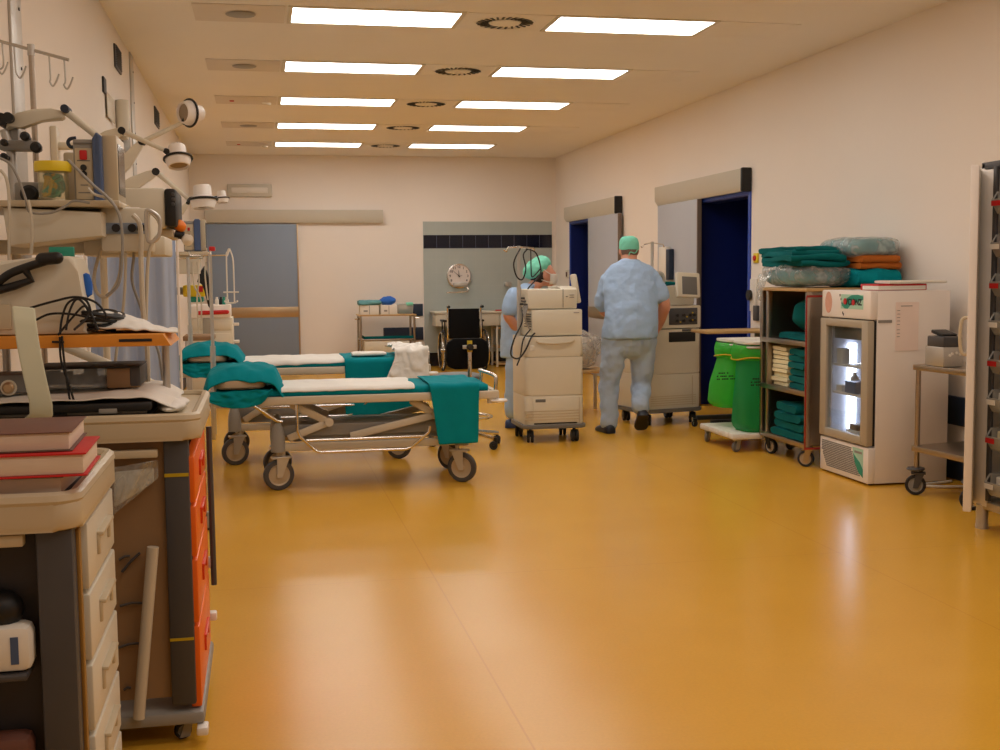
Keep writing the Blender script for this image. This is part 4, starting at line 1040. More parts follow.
G().bb((FX+.07, FY0+.055, .92), (FX1-.05, FY1-.055, 1.055), .006).build('fan_housing', M['dgrey'], **L)
g = G()
a0, a1, b0, b1 = FY0+.005, FY1-.005, .255, 1.058
dw = .085
g.bb((FX-.012, a0, b0), (FX+.035, a0+dw, b1), .008); g.bb((FX-.012, a1-dw, b0), (FX+.035, a1, b1), .008); g.bb((FX-.012, a0+dw-.01, b0), (FX+.035, a1-dw+.01, b0+.055), .008); g.bb((FX-.012, a0+dw-.01, b1-.05), (FX+.035, a1-dw+.01, b1), .008)
dr = g.build('door', M['fridgegrey'], **L)
G().bb((FX+.004, a0+dw, b0+.05), (FX+.01, a1-dw, b1-.045)).build('glass_pane', M['glass'], dr)
G().bb((FX+.036, a0+.002, b0), (FX+.048, a0+.03, b1)).bb((FX+.036, a1-.03, b0), (FX+.048, a1-.002, b1)).bb((FX+.036, a0+.03, b0), (FX+.048, a1-.03, b0+.03)).bb((FX+.036, a0+.03, b1-.03), (FX+.048, a1-.03, b1)).build('door_seal', M['black'], dr)
for z in (.55, .74): 
    g = G()
    for k in range(14): g.bb((FX+.07+.032*k, FY0+.05, z), (FX+.074+.032*k, FY1-.05, z+.004))
    for y in (FY0+.055, FY1-.06, (FY0+FY1)/2): g.bb((FX+.07, y, z-.003), (FX+.50, y+.005, z))
    g.bb((FX+.065, FY0+.05, z-.006), (FX+.073, FY1-.05, z+.01)); g.build('wire_shelf', M['white'], **L)
la, lb = at(847.5, 380, FY1-.06).x, at(855.5, 380, FY1-.06).x
G().cyl(((la+lb)/2, FY1-.065, .29), ((la+lb)/2, FY1-.065, .88), (lb-la)/2, n=18).build('lamp_tube', M['fridgelamp'], **L)
# printed marks: grille, emblem, round sticker, name plate
g = G(); nr, nc = 15, 20
for r in range(nr):
    z = .218-.0118*r; lo = FY1-.03-.09*(r/nr)**1.7*1.0 ; hi_ = FY0+.205-.13*(r/nr)**1.6
    yy = FY0+.07
    while yy < lo:
        if yy > hi_: g.box((FX-.0015, yy+.006*(r % 2), z), (.004, .0085, .0062), 0, rot=Matrix.Rotation(.5, 4, 'X'))
        yy += .0165
g.build('grille_slots', M['midgrey'], body)
G().prism([(FY0+.06, .228), (FY0+.20, .228), (FY0+.19, .18), (FY0+.165, .13), (FY0+.12, .075), (FY0+.06, .045)], lambda u, v, s: (FX-s, u, v), -.001, .0012).build('emblem_panel', M['mintprint'], body)
G().prism([(FY0+.06, .10), (FY0+.06, .045), (FY0+.12, .075), (FY0+.165, .13), (FY0+.19, .19), (FY0+.15, .165), (FY0+.1, .14)], lambda u, v, s: (FX-s, u, v), -.001, .0026).build('emblem_sweep', M['tealprint'], body)
G().bb((FX-.003, FY0+.075, .195), (FX, FY0+.17, .21)).build('emblem_text_bar', M['grey'], body)
G().prism([(FY1-.1+.048*math.cos(2*PI*k/24), 1.165+.072*math.sin(2*PI*k/24)) for k in range(24)], lambda u, v, s: (FX-s, u, v), -.001, .0012).build('round_sticker', M['skinprint'], body)
G().bb((FX-.0016, FY0+.09, 1.128), (FX+.002, FY0+.385, 1.222)).build('name_plate', M['mintprint'], body)
G().prism([(FY0+.09, 1.19), (FY0+.09, 1.212), (FY0+.16, 1.222), (FY0+.24, 1.218), (FY0+.31, 1.196), (FY0+.35, 1.172), (FY0+.375, 1.15), (FY0+.33, 1.128), (FY0+.29, 1.128), (FY0+.26, 1.15), (FY0+.2, 1.165)], lambda u, v, s: (FX-s, u, v), -.001, .0022).build('plate_sweep', M['tealprint'], body)
text_mesh('plate_lettering', 'VCIONZ', .056, M['ink'], body, frame4((FX-.0024, FY0+.215, 1.172), (0, -1, 0), (0, 0, 1), (-1, 0, 0)), bold=.0018)
G().lathe([(.021, 0), (.021, .003), (0, .003)], (FX-.0024, FY0+.325, 1.176), (-1, 0, 0), 20).lathe([(.019, 0), (.019, .003), (0, .003)], (FX-.0024, FY0+.215, 1.170), (-1, 0, 0), 20).build('plate_dots', M['red'], body)
g = G()
for y, z in ((FY0+.40, 1.215), (FY0+.385, 1.19), (FY0+.37, 1.165), (FY0+.36, 1.10), (FY0+.35, 1.09)): g.bb((FX-.002, y-.005, z-.008), (FX, y+.005, z+.008))
g.build('small_marks', M['ink'], body)
q0, q1 = at(886, 303, FY0), at(916, 350, FY0)
pp = G().bb((3.955, FY0-.0025, .865), (4.115, FY0, 1.175)).build('side_notice', pm('notice_paper', (246, 228, 220), .7), body)
g = G().bb((3.99, FY0-.0035, 1.148), (4.07, FY0-.002, 1.152))
for k in range(8): g.bb((3.965, FY0-.0035, 1.12-.022*k-(.012 if k > 4 else 0)), (3.985, FY0-.002, 1.123-.022*k-(.012 if k > 4 else 0)))
g.build('notice_lines', M['midgrey'], pp)
G().bb((3.835, FY0-.003, 1.045), (3.93, FY0, 1.063)).build('side_label', M['grey'], body)
for x in (FX+.05, FX1-.05):
    for y in (FY0+.05, FY1-.05): G().cyl((x, y, 0), (x, y, .035), .018).build('foot', M['black'], **L)
# inside the fridge
def pack(lo, hi, mat, label, name='carton', cat='box', grp='supplies inside the lit fridge'):
    return tag(G().bb(lo, hi, .004).build(name, M[mat]), label, cat, grp)
pack((FX+.085, FY0+.34, .553), (FX+.23, FY0+.48, .635), 'bluemonitor', 'blue box on the lower wire shelf inside the lit fridge, before the lamp'); pack((FX+.14, FY0+.1, .553), (FX+.32, FY0+.26, .64), 'darkblue', 'dark blue box at the near side of the lower wire shelf inside the lit fridge')
pack((FX+.085, FY0+.52, .745), (FX+.14, FY0+.60, .85), 'paper', 'white box on the upper wire shelf inside the lit fridge'); pack((FX+.085, FY0+.52, .554), (FX+.14, FY0+.60, .60), 'cream', 'low cream box on the lower wire shelf inside the lit fridge')
pack((FX+.09, FY0+.30, .25), (FX+.27, FY0+.46, .31), 'paper', 'white box lying on the bottom of the lit fridge'); pack((FX+.10, FY0+.33, .31), (FX+.25, FY0+.44, .35), 'cardboard', 'flat brown box on the white box at the bottom of the lit fridge')
tag(G().lathe([(.03, 0), (.03, .09), (.014, .11), (.014, .13), (0, .13)], (FX+.2, FY0+.56, .554), n=20).build('bottle', M['tubeclear']), 'small bottle on the lower wire shelf inside the lit fridge', 'bottle')
# on the fridge
q = V((3.88, 6.93, FZ))
t = tag(G().bb((3.86, 6.90, FZ+.001), (4.2, 7.13, FZ+.042), .004).build('folder', M['red']), 'red folder lying on top of the white fridge', 'folder')
G().bb((3.859, 6.897, FZ+.005), (4.19, 7.1, FZ+.03)).build('folder_pages', M['paper'], t)
tag(G().slab((4.13, 6.98, FZ+.053), (.40, .2, .02), .004, 6).build('paper_stack', M['paper']), 'loose white papers lying over the red folder on the fridge', 'papers')

# ------------------------------------------------------------------ linen cart
SX, SX1, SY0, SY1 = 3.72, 4.34, 7.60, 8.38
t = thing('linen_cart', 'steel linen cart with open shelves of green cloth beside the fridge', 'cart', ((SX+SX1)/2, 7.99, 0))
L = dict(parent=t)
g = G()
g.bb((SX+.01, SY0, .165), (SX1, SY0+.02, 1.23)); g.bb((SX1-.02, SY0, .165), (SX1, SY1, 1.23)); g.bb((SX+.01, SY1-.02, .165), (SX1, SY1, 1.23))
g.build('side_panels', M['steel'], **L)
g = G()
for y in (SY0+.012, SY1-.012, SY1-.12): G().bb((SX-.005, y-.018, .14), (SX+.032, y+.018, 1.24), .004).build('post', M['steel'], **L)
for z in (.165, .532, .88): G().bb((SX, SY0+.02, z-.015), (SX1-.02, SY1-.02, z), .003).bb((SX-.008, SY0+.01, z-.03), (SX+.008, SY1-.01, z+.006), .002).build('shelf', M['steel'], **L)
G().bb((SX-.02, SY0-.02, 1.235), (SX1+.02, SY1+.03, 1.258), .004).build('cart_top', M['wood'], **L)
G().bb((SX-.016, SY0-.010, .13), (SX-.006, SY0+.0, 1.20), .002).bb((SX-.012, SY0-.012, 1.195), (SX+.14, SY0-.002, 1.21), .002).bb((SX-.012, SY0-.012, .13), (SX+.12, SY0-.002, .145), .002).build('red_edging', M['edgered'], **L)
for x, y, a in ((SX+.03, SY0+.06, -.7), (SX+.05, SY1-.1, 1.9), (SX1-.06, SY0+.06, .6), (SX1-.06, SY1-.08, .8)): caster(t, x-(SX+SX1)/2, y-7.99, .16, .058, .03, rz=a, mfork='black' if y > 8 else 'steel', trail=.03)
def cloth_block(c, d, mat, label, cat, name, nlay, seed, grp=None, nz=.012, rz=0):
    g = G(); h = d[2]/nlay
    for k in range(nlay):
        r = random.Random(seed*31+k)
        g.slab((c[0]+r.uniform(-.012, .012), c[1]+r.uniform(-.015, .015), c[2]+h*(k+.5)), (d[0]*r.uniform(.94, 1.02), d[1]*r.uniform(.94, 1.03), h*1.02), nz, 8, rz=rz+r.uniform(-.04, .04), seed=seed+k, nx=14)
    return tag(g.build(name, M[mat], ang=70), label, cat, grp)
# shelves' contents
for k in range(9):
    r = random.Random(k); tag(G().slab((SX+.17+r.uniform(-.01, .01), 8.115+r.uniform(-.012, .012), .549+.0325*k), (.26, .26, .033), .006, 12, rz=r.uniform(-.04, .04), seed=k, nx=8).build('folded_towel', M['towelcream'], ang=70), 'cream folded towels stacked on the middle shelf of the linen cart', 'towel', 'cream towels on the middle shelf')
for k in range(6):
    r = random.Random(k+40); tag(G().slab((SX+.17+r.uniform(-.012, .012), 7.80+r.uniform(-.015, .015), .556+.049*k), (.28, .30, .05), .012, 9, rz=r.uniform(-.08, .08), seed=k+20, nx=8).build('folded_gown', M['teal2'], ang=70), 'green folded gowns stacked beside the cream towels on the middle shelf', 'gown', 'green gowns on the middle shelf')
for k in range(4):
    r = random.Random(k+80); tag(G().slab((SX+.18+r.uniform(-.02, .02), 7.93+r.uniform(-.03, .03), .197+.062*k), (.32, .50-.03*k, .064), .018, 8, rz=r.uniform(-.12, .12), seed=k+50, nx=8).build('folded_drape', M['teal2'], ang=70), 'green folded drapes stacked on the bottom shelf of the linen cart', 'drape', 'green drapes on the bottom shelf')
tag(G().ball((SX+.25, 7.92, 1.07), (.18, .2, .11), 32, 20, nz=.05, nf=9, sq=.8).build('crumpled_cloth', M['teal2']), 'crumpled green cloth on the top shelf inside the linen cart', 'cloth')
tag(G().slab((SX+.2, 7.98, .905), (.26, .46, .05), .02, 9).build('folded_drape', M['teal2']), 'flat green cloth under the crumpled one inside the linen cart', 'cloth')
# stacks on top of the cart
ZT = 1.262
tag(G().ball((3.90, 8.05, ZT+.075), (.19, .33, .07), 36, 18, nz=.03, nf=7, sq=.55).build('cloth_bundle', M['paleteal']), 'pale green cloth bundle inside the clear wrapping on the linen cart', 'cloth')
def f(u, v): return V((0, 0, 0))
bg = G().ball((3.90, 8.03, ZT+.083), (.225, .40, .082), 48, 26, nz=.05, nf=8, sq=.6)
for v in bg.bm.verts:
    if v.co.z < ZT+.006: v.co.z = ZT+.006
o = bg.build('plastic_wrap', M['film']); tag(o, 'crinkled clear plastic wrapping around a cloth bundle on the linen cart', 'plastic bag')
def f(u, v):
    x = 3.695-.035*math.sin(v*2.2); y = 8.30-.20*u*(1-.75*v); z = ZT+.10-.20*v
    return (x-.02+.02*N3(u*4, v*5, 2), y-.04*v, z+.012*N3(u*5, v*3, 7))
sheet(f, 10, 16, 'loose_plastic', M['film'], 'loose tail of clear plastic hanging over the front edge of the linen cart', 'plastic', .001)
for k in range(4):
    r = random.Random(k+7); hh = .046
    zz = ZT+.172+.031*k
    tag(G().slab((3.88+r.uniform(-.02, .02), 8.03+.04*(k-1.5), zz), (.36, .66+r.uniform(-.08, .03), hh), .034, 5, rz=r.uniform(-.12, .12), seed=k+70, nx=14).build('folded_gown', M['teal2'], ang=70), 'dark green folded gowns in a loose stack on top of the linen cart', 'gown', 'green gowns on top of the linen cart')
cloth_block((4.22, 7.84, ZT), (.34, .58, .125), 'teal', 'bulky green folded cloth at the bottom of the pile behind the fridge top', 'cloth', 'folded_cloth', 1, 91, nz=.03)
cloth_block((4.25, 7.82, ZT+.122), (.30, .52, .10), 'blanket', 'orange-brown folded blanket in the pile on the linen cart', 'blanket', 'folded_blanket', 2, 95, nz=.014)
tag(G().ball((4.23, 7.86, ZT+.28), (.19, .30, .062), 32, 16, nz=.025, nf=6, sq=.55).build('wrapped_cloth', M['paleteal']), 'grey-green cloth packet in plastic on the orange-brown blanket', 'cloth packet')
tag(G().ball((4.23, 7.85, ZT+.28), (.205, .32, .072), 36, 18, nz=.02, nf=7, sq=.55).build('plastic_wrap', M['film']), 'clear plastic wrapping around the packet on the orange-brown blanket', 'plastic bag')

# ------------------------------------------------------------------ waste bag trolley
t = thing('bag_trolley', 'white two-bag waste trolley on casters beside the linen cart', 'trolley', (3.78, 8.78, 0))
L = dict(parent=t)
g = G()
for k in range(7): g.bb((3.50, 8.38+.1*k, .10), (4.06, 8.475+.1*k, .145), .012)
g.bb((3.52, 8.40, .095), (4.04, 9.06, .12), .01)
g.build('base_board', M['white'], **L)
for yc in (8.55, 8.90):
    P2 = chamfer_poly(3.62, 4.04, yc-.165, yc+.165, .06, .06)
    G().prism(P2, lambda u, v, s: (u, v, s), .822, .842, .006).build('lid', M['white'], **L)
    G().tube([(a, b, .80) for a, b in chamfer_poly(3.63, 4.03, yc-.155, yc+.155, .06, .06)], .012, 8, closed=True).build('bag_ring', M['lightsteel'], **L)
G().cyl((4.04, 8.72, .12), (4.04, 8.72, .82), .016).cyl((4.04, 8.45, .8), (4.04, 9.02, .8), .012).build('post', M['lightsteel'], **L)
for x, y, a in ((3.55, 8.43, .3), (3.54, 9.0, .8), (4.0, 8.44, .2), (4.0, 9.0, 1.2)): caster(t, x-3.78, y-8.78, .105, .04, .022, rz=a, hub='grey', mw='midgrey', trail=.02)
def bag(yc, zb, mat, label, seed, bul, xs=0):
    t = thing('waste_bag', label, 'bag', (3.80, yc, zb))
    g = G(); n = 40; rings = []
    for j in range(24):
        q = j/23; z = .80-(.80-zb)*q
        b = 1 + bul*min(1, q*1.6)
        ring = []
        for k in range(n):
            a = 2*PI*k/n
            cx = 3.81-.0; rx, ry = .19*b, .15*b
            if q > .94: rx *= 1-(q-.94)*3; ry *= 1-(q-.94)*3
            ca, sa = math.cos(a), math.sin(a)
            x = cx - xs*q + rx*math.copysign(abs(ca)**.75, ca); y = yc + ry*math.copysign(abs(sa)**.75, sa)
            w = .022*N3(x*6, y*7, z*3.5, seed)+.008*N3(x*14, y*18, z*5, seed+3)
            ring.append(g.bm.verts.new((x+w, y+w*.8, z)))
        rings.append(ring)
    g.skin(rings, False); g.bm.faces.new(rings[-1])
    bm_ = g.build('bag_body', M[mat], t)
    # rolled-over collar and yellow drawstring
    g = G(); rings = []
    for j in range(10):
        q = j/9; z = .815-.115*q; o_ = .010+.014*math.sin(PI*q*.9); ring = []
        for k in range(n):
            a = 2*PI*k/n; ca, sa = math.cos(a), math.sin(a)
            x = 3.81+(.208+o_)*math.copysign(abs(ca)**.75, ca); y = yc+(.158+o_)*math.copysign(abs(sa)**.75, sa)
            w = .014*N3(x*9, y*9, z*9, seed+5)
            ring.append(g.bm.verts.new((x+w, y+w, z-.03*max(0, N3(a*1.2, 0, seed))*q)))
        rings.append(ring)
    g.skin(rings, False); g.build('bag_collar', M['greenbag'], t)
    g = G().tube([(3.81+.232*math.copysign(abs(math.cos(a))**.75, math.cos(a)), yc+.182*math.copysign(abs(math.sin(a))**.75, math.sin(a)), .712+.012*math.sin(a*3+seed)) for a in [2*PI*k/48 for k in range(48)]], .006, 6, closed=True)
    g.build('drawstring', M['tapeyellow'], t)
    g = G()
    for k, (w, zz) in enumerate(((.10, .565), (.15, .54), (.16, .518))):
        for c in range(int(w/.014)):
            yn = yc-.15*(1+bul)-.022; xq = at(717 if yc > 8.7 else 751, 368, yn).x
            if (c*7+k*3) % 5: g.bb((xq+.014*c, yn-.002, zz+.02*(yc > 8.7)-.005), (xq+.014*c+.010, yn+.002, zz+.02*(yc > 8.7)+.005))
    g.build('printed_lines', M['ink'], t)
bag(8.90, .30, 'greenbag', 'light green half-empty waste bag hanging on the bag trolley', 3, .22, .06)
bag(8.55, .15, 'greenbagfull', 'fuller dark green waste bag standing on the bag trolley base', 8, .12, .02)
# small wood-topped table behind
t = thing('overbed_table', 'wood-topped table on a black wheeled base behind the waste bags', 'table', (4.08, 9.75, 0))
L = dict(parent=t, local=True)
G().bb((-.33, -.2, .845), (.3, .2, .87), .008).build('table_top', M['wood'], **L)
G().bb((.2, -.03, .09), (.25, .03, .845), .006).build('column', M['midgrey'], **L)
G().bb((-.28, -.2, .06), (.24, -.14, .10), .01).bb((-.28, .14, .06), (.24, .2, .10), .01).bb((.18, -.2, .06), (.26, .2, .10), .01).build('base', M['black'], **L)
for x, y in ((-.3, -.17), (-.3, .17), (.22, -.17), (.22, .17)): caster(t, x, y, .075, .028, .02, mfork='black', hub='grey', trail=.01)
# wall switches between door and cart
t = thing('wall_switch', 'red and yellow emergency push button on the right wall by the blue door frame', 'switch', atX(757, 258, XR))
p = atX(757, 258, XR)
G().bb((XR-.02, p.y-.045, p.z-.045), (XR, p.y+.045, p.z+.045), .006).build('switch_box', M['yellow'], t); G().cyl((XR-.032, p.y, p.z), (XR-.02, p.y, p.z), .024).build('push_button', M['red'], t)
p = atX(753, 295, XR)
t = thing('door_opener', 'round black elbow switch on the right wall by the blue door frame', 'switch', p)
G().bb((XR-.025, p.y-.11, p.z-.15), (XR, p.y+.02, p.z+.15), .006).build('switch_plate', M['white'], t); G().cyl((XR-.05, p.y-.0, p.z), (XR-.02, p.y, p.z), .05, .046).build('elbow_knob', M['black'], t)
p = atX(757, 313, XR)
tag(G().bb((XR-.03, p.y-.06, p.z-.07), (XR, p.y+.03, p.z+.07), .008).build('wall_socket', M['dgrey']), 'dark socket box below the round switch on the right wall', 'socket')
p = atX(568, 274, XR)
t = tag(G().bb((XR-.02, p.y-.09, p.z-.06), (XR, p.y+.09, p.z+.06), .006).build('light_switch', M['cream']), 'small switch on the right wall beside the far dark doorway', 'switch')
G().bb((XR-.028, p.y-.03, p.z-.04), (XR-.018, p.y+.03, p.z+.03), .004).build('rocker', M['bookbrown'], t)

# ------------------------------------------------------------------ steel trolley and tall cabinet
t = thing('steel_trolley', 'small steel two-shelf trolley between the fridge and the tall cabinet', 'trolley', (4.15, 6.33, 0))
L = dict(parent=t)
cxy = [(3.92, 6.52), (4.38, 6.62), (3.97, 6.02), (4.40, 6.08)]
for z, mt in ((.77, 'steel'), (.27, 'steel')):
    g = G().prism([(3.90, 6.54), (4.40, 6.64), (4.42, 6.06), (3.95, 6.0)][::-1], lambda u, v, s: (u, v, s), z, z+.035, .004)
    g.build('shelf', M[mt], **L)
for x, y in cxy:
    G().cyl((x+.005, y, .15), (x+.005, y, .80), .016, n=12).build('post', M['steel'], **L)
    caster(t, x-4.15, y-6.33, .16, .062, .028, rz=-.5 if x < 4 else .8, mfork='dgrey', hub='grey', mw='rubber', trail=.03)
    G().lathe([(.05, .155), (.055, .162), (.05, .17), (.0, .17)], (x, y, 0), n=20).build('bumper_disc', M['dgrey'], **L)
q0 = at(943, 371, 6.25); q1 = at(958, 333, 6.25)
t = thing('monitor_unit', 'small grey electronic unit with a dark screen on the steel trolley', 'device', (4.02, 6.3, .805))
ux = q0.x
b = G().bb((ux, 6.25, .806), (ux+.13, 6.45, .925), .01).build('unit_body', M['lightsteel'], t)
G().bb((ux+.002, 6.255, .92), (ux+.125, 6.43, .985), .008).build('screen_block', M['dgrey'], b)
G().box((ux+.07, 6.36, 1.0), (.1, .12, .02), .005, rot=Matrix.Rotation(.2, 4, 'X')).build('carry_handle', M['black'], b)
for x, z in ((.04, .875), (.055, .885), (.085, .89), (.105, .88)): G().cyl((ux+x, 6.242, z), (ux+x, 6.252, z), .008).build('button', M['white'], b)
tag(G().bb((at(938, 360, 6.47).x, 6.46, .806), (at(942.5, 360, 6.47).x, 6.58, .915), .003).build('red_file', M['blanket']), 'orange-red file box beside the small grey unit on the steel trolley', 'file')
g = G().tube([(4.36, 6.83, .012), (4.28, 6.80, .012), (4.15, 6.78, .012), (4.08, 6.74, .012), (4.2, 6.66, .012), (4.34, 6.63, .012), (4.43, 6.55, .012)], .009, 8, smooth=6)
tag(g.build('extension_cable', M['white']), 'white extension cable lying on the floor behind the steel trolley', 'cable')

t = thing('tall_cabinet', 'tall cream storage cabinet with clear trays at the right edge', 'cabinet', (4.06, 5.1, 0))
L = dict(parent=t)
KX, KY = 3.735, 5.64
g = G()
g.bb((KX, KY-.03, .13), (4.40, KY, 1.93), .004); g.bb((4.37, 4.5, .13), (4.40, KY, 1.93)); g.bb((KX, 4.5, .13), (4.40, 4.53, 1.93), .004)
g.bb((KX-.005, 5.52, .125), (KX+.03, KY, 1.895), .006); g.build('carcass', M['offwhite'], **L)
G().bb((KX, 4.5, 1.90), (4.40, KY, 1.935), .004).bb((KX-.010, 5.495, .16), (KX+.01, 5.522, 1.905), .003).build('dark_top', M['dgrey'], **L)
G().bb((KX, 4.5, .11), (4.40, KY, .15), .004).build('bottom_panel', M['cream_dull'], **L)
for x, y in ((3.75, 5.58), (4.36, 5.58), (3.75, 4.56), (4.36, 4.56)): G().cyl((x, y, .02), (x, y, .13), .032).cyl((x, y, 0), (x, y, .022), .034).build('foot', M['lightsteel'], **L)
dx, dy = -.50, -.866  # open door leaf, seen edge-on
h = V((KX-.005, 5.66, 0)); e = h+V((-.16, -.224, 0)); dd = (e-h).normalized(); nn = V((dd.y, -dd.x, 0))
ang = math.atan2(dd.y, dd.x); c = (h+e)/2
dr = G().box((c.x, c.y, 1.015), ((e-h).length, .03, 1.77), .008, rz=ang).build('door', M['cream'], **L)
c2 = e - dd*.012 + nn*.004
G().box((c2.x, c2.y, 1.015), (.035, .042, 1.78), .008, rz=ang).build('door_edge', M['offwhite'], dr)
nl = V((-abs(nn.x), abs(nn.y), 0))
hp = e-dd*.05+nl*.016
G().tube([hp+V((0, 0, 1.13)), hp+nl*.035+V((0, 0, 1.12)), hp+nl*.045+V((0, 0, 1.04)), hp+nl*.035+V((0, 0, .95)), hp+V((0, 0, .94))], .009, 8, smooth=5).build('handle', M['cream_dull'], dr)
zt = [.2, .44, .64, .84, 1.04, 1.24, 1.44, 1.66]
for k, z in enumerate(zt):
    hh = .17 if k else .2
    s = thing('storage_tray', 'clear storage tray in the tall cabinet at the right edge, %s from the bottom' % ['first', 'second', 'third', 'fourth', 'fifth', 'sixth', 'seventh', 'eighth'][k], 'tray', (4.0, 5.2, z), 0, 'clear trays in the tall cabinet')
    g = G()
    y0, y1, x0, x1 = 4.95, 5.472, 3.72, 4.3
    g.bb((x0, y0, z), (x1, y1, z+.006)); g.bb((x0, y0, z), (x1, y0+.006, z+.11)); g.bb((x0, y1-.006, z), (x1, y1, z+.11)); g.bb((x1-.006, y0, z), (x1, y1, z+.12))
    g.prism([(x0, z), (x0-.03, z+.05), (x0-.03, z+.07), (x0, z+.02)], lambda u, v, q: (u, q, v), y0, y1)
    g.tube([(x0-.03, y0, z+.07), (x0-.03, y1, z+.07), (x0, y1+.004, z+.11), (x1, y1+.004, z+.11)], .006, 6)
    g.build('tray_shell', M['trayclear'], s)
    G().bb((x0-.038, 5.40, z+.04), (x0-.033, 5.47, z+.066)).build('tray_label', M['red'] if k % 2 else M['paper'], s)
    tag(G().bb((3.74, 5.26, z+.008), (3.98, 5.455, z+.10), .006).build('packet', M[['paper', 'towelcream', 'paper', 'blanket', 'paper', 'darkblue', 'red', 'paper'][k]]), '%s supply packet in the %s tray from the bottom of the tall cabinet' % (['white', 'cream', 'white', 'orange-brown', 'white', 'dark blue', 'red', 'white'][k], ['first', 'second', 'third', 'fourth', 'fifth', 'sixth', 'seventh', 'eighth'][k]), 'packet', 'packets in the clear trays')
# ------------------------------------------------------------------ left wall fittings
def wall_strip(y0, w, z0, z1, label):
    t = thing('wall_rail', label, 'rail', (XL, y0, z0), 0, 'steel wall rails')
    G().bb((XL, y0, z0), (XL+.012, y0+w, z1), .003).build('rail', M['lightsteel'], t)
    g = G(); z = z0+.08
    while z < z1:
        g.cyl((XL+.012, y0+w*.75, z), (XL+.016, y0+w*.75, z), .007, n=10); z += .24
    g.build('screws', M['dgrey'], t)
wall_strip(5.08, .22, 1.2, H, 'wide steel rail running up the left wall behind the drip hook stand')
wall_strip(9.75, .22, 1.0, H, 'steel rail running up the left wall beside the second wall grille')
for k, (a, b, z0, z1, w) in enumerate(((8.72, 9.08, 2.84, 3.0, 'first dark wall grille high on the left wall, nearest of three'), (11.95, 12.40, 2.85, 3.02, 'second dark wall grille high on the left wall, behind the swung-up lamp'), (15.2, 15.7, 2.86, 3.03, 'third dark wall grille high on the left wall, by the back corner'))):
    t = thing('wall_vent', w, 'air vent', (XL, a, z0), 0, 'dark grilles on the left wall')
    G().bb((XL, a, z0), (XL+.014, b, z1), .003).build('vent_frame', M['dgrey'], t)
    g = G(); z = z0+.02
    while z < z1-.01: g.bb((XL+.012, a+.02, z), (XL+.02, b-.02, z+.006)); z += .016
    g.build('slats', M['black'], t)
t = thing('wall_tag', 'card hanging from a dark clip on the left wall', 'card', (XL+.03, 8.3, 2.5))
a, b = atX(101, 75, XL+.02), atX(104, 87, XL+.02)
G().bb((XL, 8.0, 2.56), (XL+.014, 8.13, 2.66), .005).build('clip', M['black'], t)
G().bb((XL+.012, 8.12, 2.42), (XL+.016, 8.5, 2.58), .001).build('card', M['cream_dull'], t)
t = thing('paper_dispenser', 'rounded cream dispenser on the left wall beside the steel rail', 'dispenser', (XL+.08, 8.95, 2.3))
G().cyl((XL+.045, 8.72, 2.36), (XL+.045, 8.72, 2.61), .045, n=28).bb((XL, 8.70, 2.36), (XL+.06, 8.95, 2.61), .008).build('housing', M['cream'], t)
G().bb((XL, 8.95, 2.30), (XL+.02, 9.45, 2.56), .004).build('back_plate', M['grey'], t)

# ------------------------------------------------------------------ examination lamps on jointed arms
def exam_lamp(label, Y, base, j1, j2, head, aim, s, wall=None):
    """arm base -> joint -> tube -> lamp head; points in px at depth Y"""
    B, J, K, Hd = [at(p[0], p[1], Y) for p in (base, j1, j2, head)]
    t = thing('examination_lamp', label, 'lamp', B, 0, 'examination lamps on jointed arms')
    d = (J-B); u = d.normalized(); n = V((0, 1, 0)); w = u.cross(n)
    Ln = d.length
    g = G()
    prof = [(-.03, -.045), (Ln*.25, -.055), (Ln*.8, -.032), (Ln, -.02), (Ln, .02), (Ln*.75, .03), (Ln*.2, .04), (-.03, .03)]
    g.prism([(a*1.0, b*s) for a, b in prof], lambda a, b, q: B+u*a+w*b+n*q, -.032*s, .032*s, .008*s)
    g.build('lower_arm', M['cream'], t)
    if wall: 
        Wp = V((XL, B.y, B.z-.06*s)); G().tube([Wp, V((B.x, B.y, B.z-.06*s))], .028*s, 10).bb((XL, B.y-.05, Wp.z-.09), (XL+.03, B.y+.05, Wp.z+.09), .006).build('wall_bracket', M['cream'], t)
    G().cyl(J-n*.035*s, J+n*.035*s, .026*s, n=18).build('joint', M['black'], t)
    g = G().tube([J, J.lerp(K, .5), K], [.02*s, .017*s, .015*s], 12)
    g.build('upper_arm', M['cream'], t)
    if head is None or s == 0: return t
    G().chain([(K, .022*s), (K.lerp(Hd, .55), .03*s)], 12).build('head_joint', M['black'], t)
    a = V(aim).normalized()
    g = G().lathe([(.0, -.095*s), (.055*s, -.095*s), (.06*s, -.085*s), (.064*s, -.02*s), (.085*s, -.01*s), (.09*s, .02*s), (.075*s, .065*s), (.068*s, .068*s), (.064*s, .05*s)], Hd, a, 32, cap=False)
    hd = g.build('lamp_head', M['offwhite'], t)
    G().lathe([(.064*s, .05*s), (.05*s, .045*s), (0, .042*s)], Hd, a, 28).build('lamp_glass', M['lens'], hd)
    uu = a.orthogonal().normalized(); ww = a.cross(uu)
    G().tube([Hd+a*.005*s+uu*(.098*s*math.cos(q))+ww*(.098*s*math.sin(q)) for q in [2*PI*k/40 for k in range(40)]], .0085*s, 8, closed=True).build('guard_ring', M['black'], t)
    return t
exam_lamp('examination lamp swung up against the ceiling, its round face turned to the room', 7.4, (118, 170), (142, 142), (184, 122), (190, 113), (-.75, -.62, -.05), .82, 1)
exam_lamp('examination lamp pointing down, on a bent arm above the cream monitor box', 6.0, (104, 138), (122, 131), (166, 151), (178, 158), (.1, -.35, -1), .68, 1)
exam_lamp('examination lamp with a drum-shaped head level with the door header', 8.6, (126, 186), (156, 172), (190, 200), (203, 199), (.05, -.12, -1), 1.0, 1)
